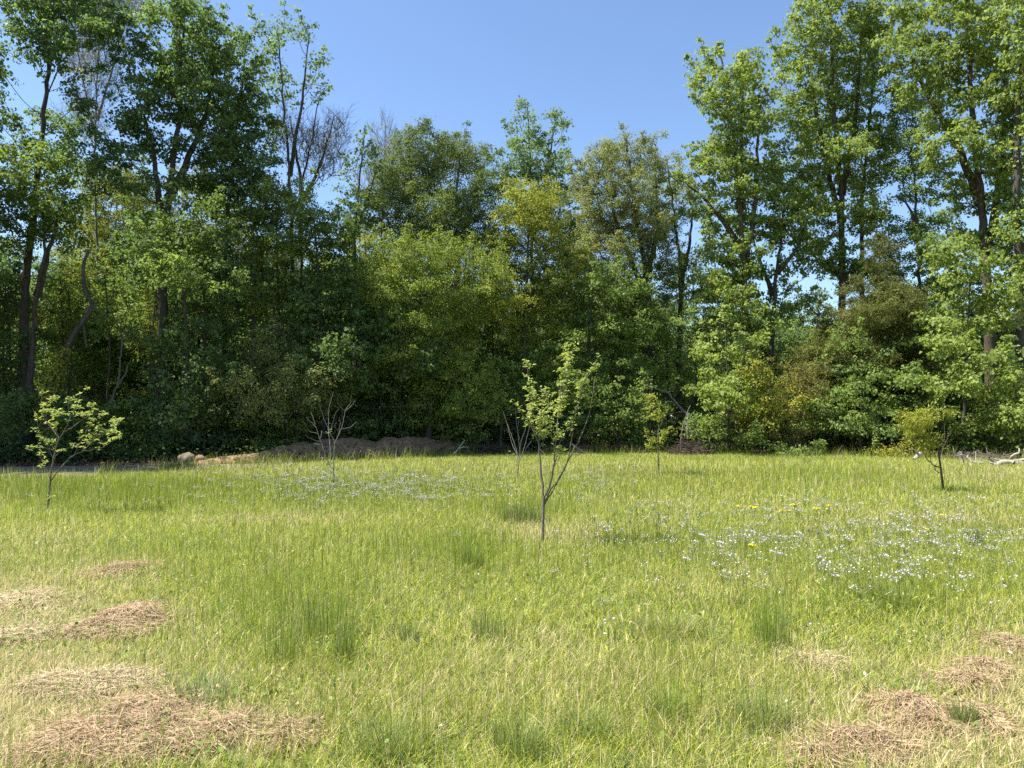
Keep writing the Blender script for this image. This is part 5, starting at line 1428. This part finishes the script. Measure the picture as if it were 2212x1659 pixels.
def ivy_trunk():
    rng = np.random.default_rng(31)
    z = Z(7)
    Y = 25.8
    pts = traced(z, [(318, 1560), (325, 1250), (345, 1060), (385, 950), (432, 850), (485, 755), (545, 655), (620, 550), (634, 490), (592, 420), (578, 330), (577, 230), (612, 130)], Y, rng, .6)
    b = pts[0].copy(); b[2] = gz(b[0], b[1]); pts[0][2] = b[2] - .1
    root = empty('leaning_tree', b, 'crooked leaning trunk wrapped in pale ivy leaves in the shade at left', 'tree')
    g = Geo(); line = smooth_line(pts - b, .25)
    g.tube(line, np.linspace(.15, .05, len(line)), 9, .15, rng)
    g.tube(traced(z, [(540, 660), (575, 650), (595, 800)], Y, rng, .1) - b, [.04, .04, .03], 6)
    g.tube(traced(z, [(430, 860), (470, 880), (480, 900)], Y, rng, .1) - b, [.04, .03, .02], 6)
    link('trunk', g.mesh('trunk', [M['bark']], True), root)
    lg = Geo(); n = 1500
    k = rng.integers(0, int(len(line) * .5), n)
    a = rng.random(n) * 6.283
    out = np.stack([np.cos(a), np.sin(a), rng.normal(size=n) * .2], 1)
    pos = line[k] + out * (.15 + .07 * rng.random((n, 1))) + rng.normal(size=(n, 3)) * .08
    lg.leaves(pos, out + np.array([0, 0, .5]), rng.normal(size=(n, 3)) + [0, 0, -.6], .09, .08, rng.random(n))
    link('ivy', lg.mesh('ivy', [M['gold']], False, 'v'), root)
    # ivy column at right
    b = PY(1893, 985, 30); b[2] = gz(b[0], b[1])
    root = empty('ivy_stump', b, 'narrow dead stem clad in light ivy, left of the small round-headed fruit sapling', 'stump')
    g = Geo(); line = np.array([[0, 0, -.1], [.03, .02, .4], [-.02, 0, .8], [.03, .03, 1.15]]); g.tube(line, [.06, .05, .045, .03], 7)
    link('trunk', g.mesh('trunk', [M['bark']], True), root)
    lg = Geo(); n = 420; t = rng.random(n) * 1.2; a = rng.random(n) * 6.283
    out = np.stack([np.cos(a), np.sin(a), rng.normal(size=n) * .2], 1)
    lg.leaves(np.stack([0 * t, 0 * t, t], 1) + out * (.06 + .1 * rng.random((n, 1))), out + [0, 0, .5], rng.normal(size=(n, 3)) + [0, 0, -.5], .085, .07, rng.random(n))
    link('ivy', lg.mesh('ivy', [M['poplar']], False, 'v'), root)
ivy_trunk()


# ------------------------------------------------------------------ world, sun, camera
SUN_EL = math.radians(60); SUN_BACK = math.radians(-4)
sun_dir = Vector((-math.cos(SUN_BACK) * math.cos(SUN_EL), math.sin(SUN_BACK) * math.cos(SUN_EL), math.sin(SUN_EL)))
w = bpy.data.worlds.new('World'); S.world = w; w.use_nodes = True
wn = w.node_tree; wn.nodes.clear()
sky = wn.nodes.new('ShaderNodeTexSky'); sky.sky_type = 'NISHITA'; sky.sun_disc = False
sky.sun_elevation = SUN_EL; sky.sun_rotation = math.atan2(sun_dir.x, sun_dir.y)
sky.altitude = 100; sky.air_density = 1.0; sky.dust_density = .3; sky.ozone_density = 4.0
bg = wn.nodes.new('ShaderNodeBackground'); bg.inputs["Strength"].default_value = .092
wo = wn.nodes.new('ShaderNodeOutputWorld')
wn.links.new(sky.outputs['Color'], bg.inputs['Color']); wn.links.new(bg.outputs['Background'], wo.inputs['Surface'])
sl = bpy.data.lights.new('sun', 'SUN'); sl.energy = 5.0; sl.angle = math.radians(.53); sl.color = (1, .955, .88)
so = bpy.data.objects.new('sun', sl); COL.objects.link(so)
so.rotation_euler = sun_dir.to_track_quat('Z', 'Y').to_euler(); so.location = sun_dir * 60

cam = bpy.data.cameras.new('camera'); co = bpy.data.objects.new('camera', cam); COL.objects.link(co)
co.location = (0, 0, EYE); co.rotation_euler = (math.pi / 2 + PITCH, 0, 0)
cam.sensor_width = 36; cam.lens = F / 2212 * 36; cam.clip_end = 3000; cam.clip_start = .05
S.camera = co
S.view_settings.view_transform = 'Standard'; S.view_settings.look = 'None'
S.view_settings.exposure = 1.35; S.view_settings.gamma = 1
cy = S.cycles
cy.max_bounces = 9; cy.diffuse_bounces = 5; cy.glossy_bounces = 2; cy.transmission_bounces = 6; cy.transparent_max_bounces = 4
cy.use_denoising = False; cy.sample_clamp_indirect = 4.0
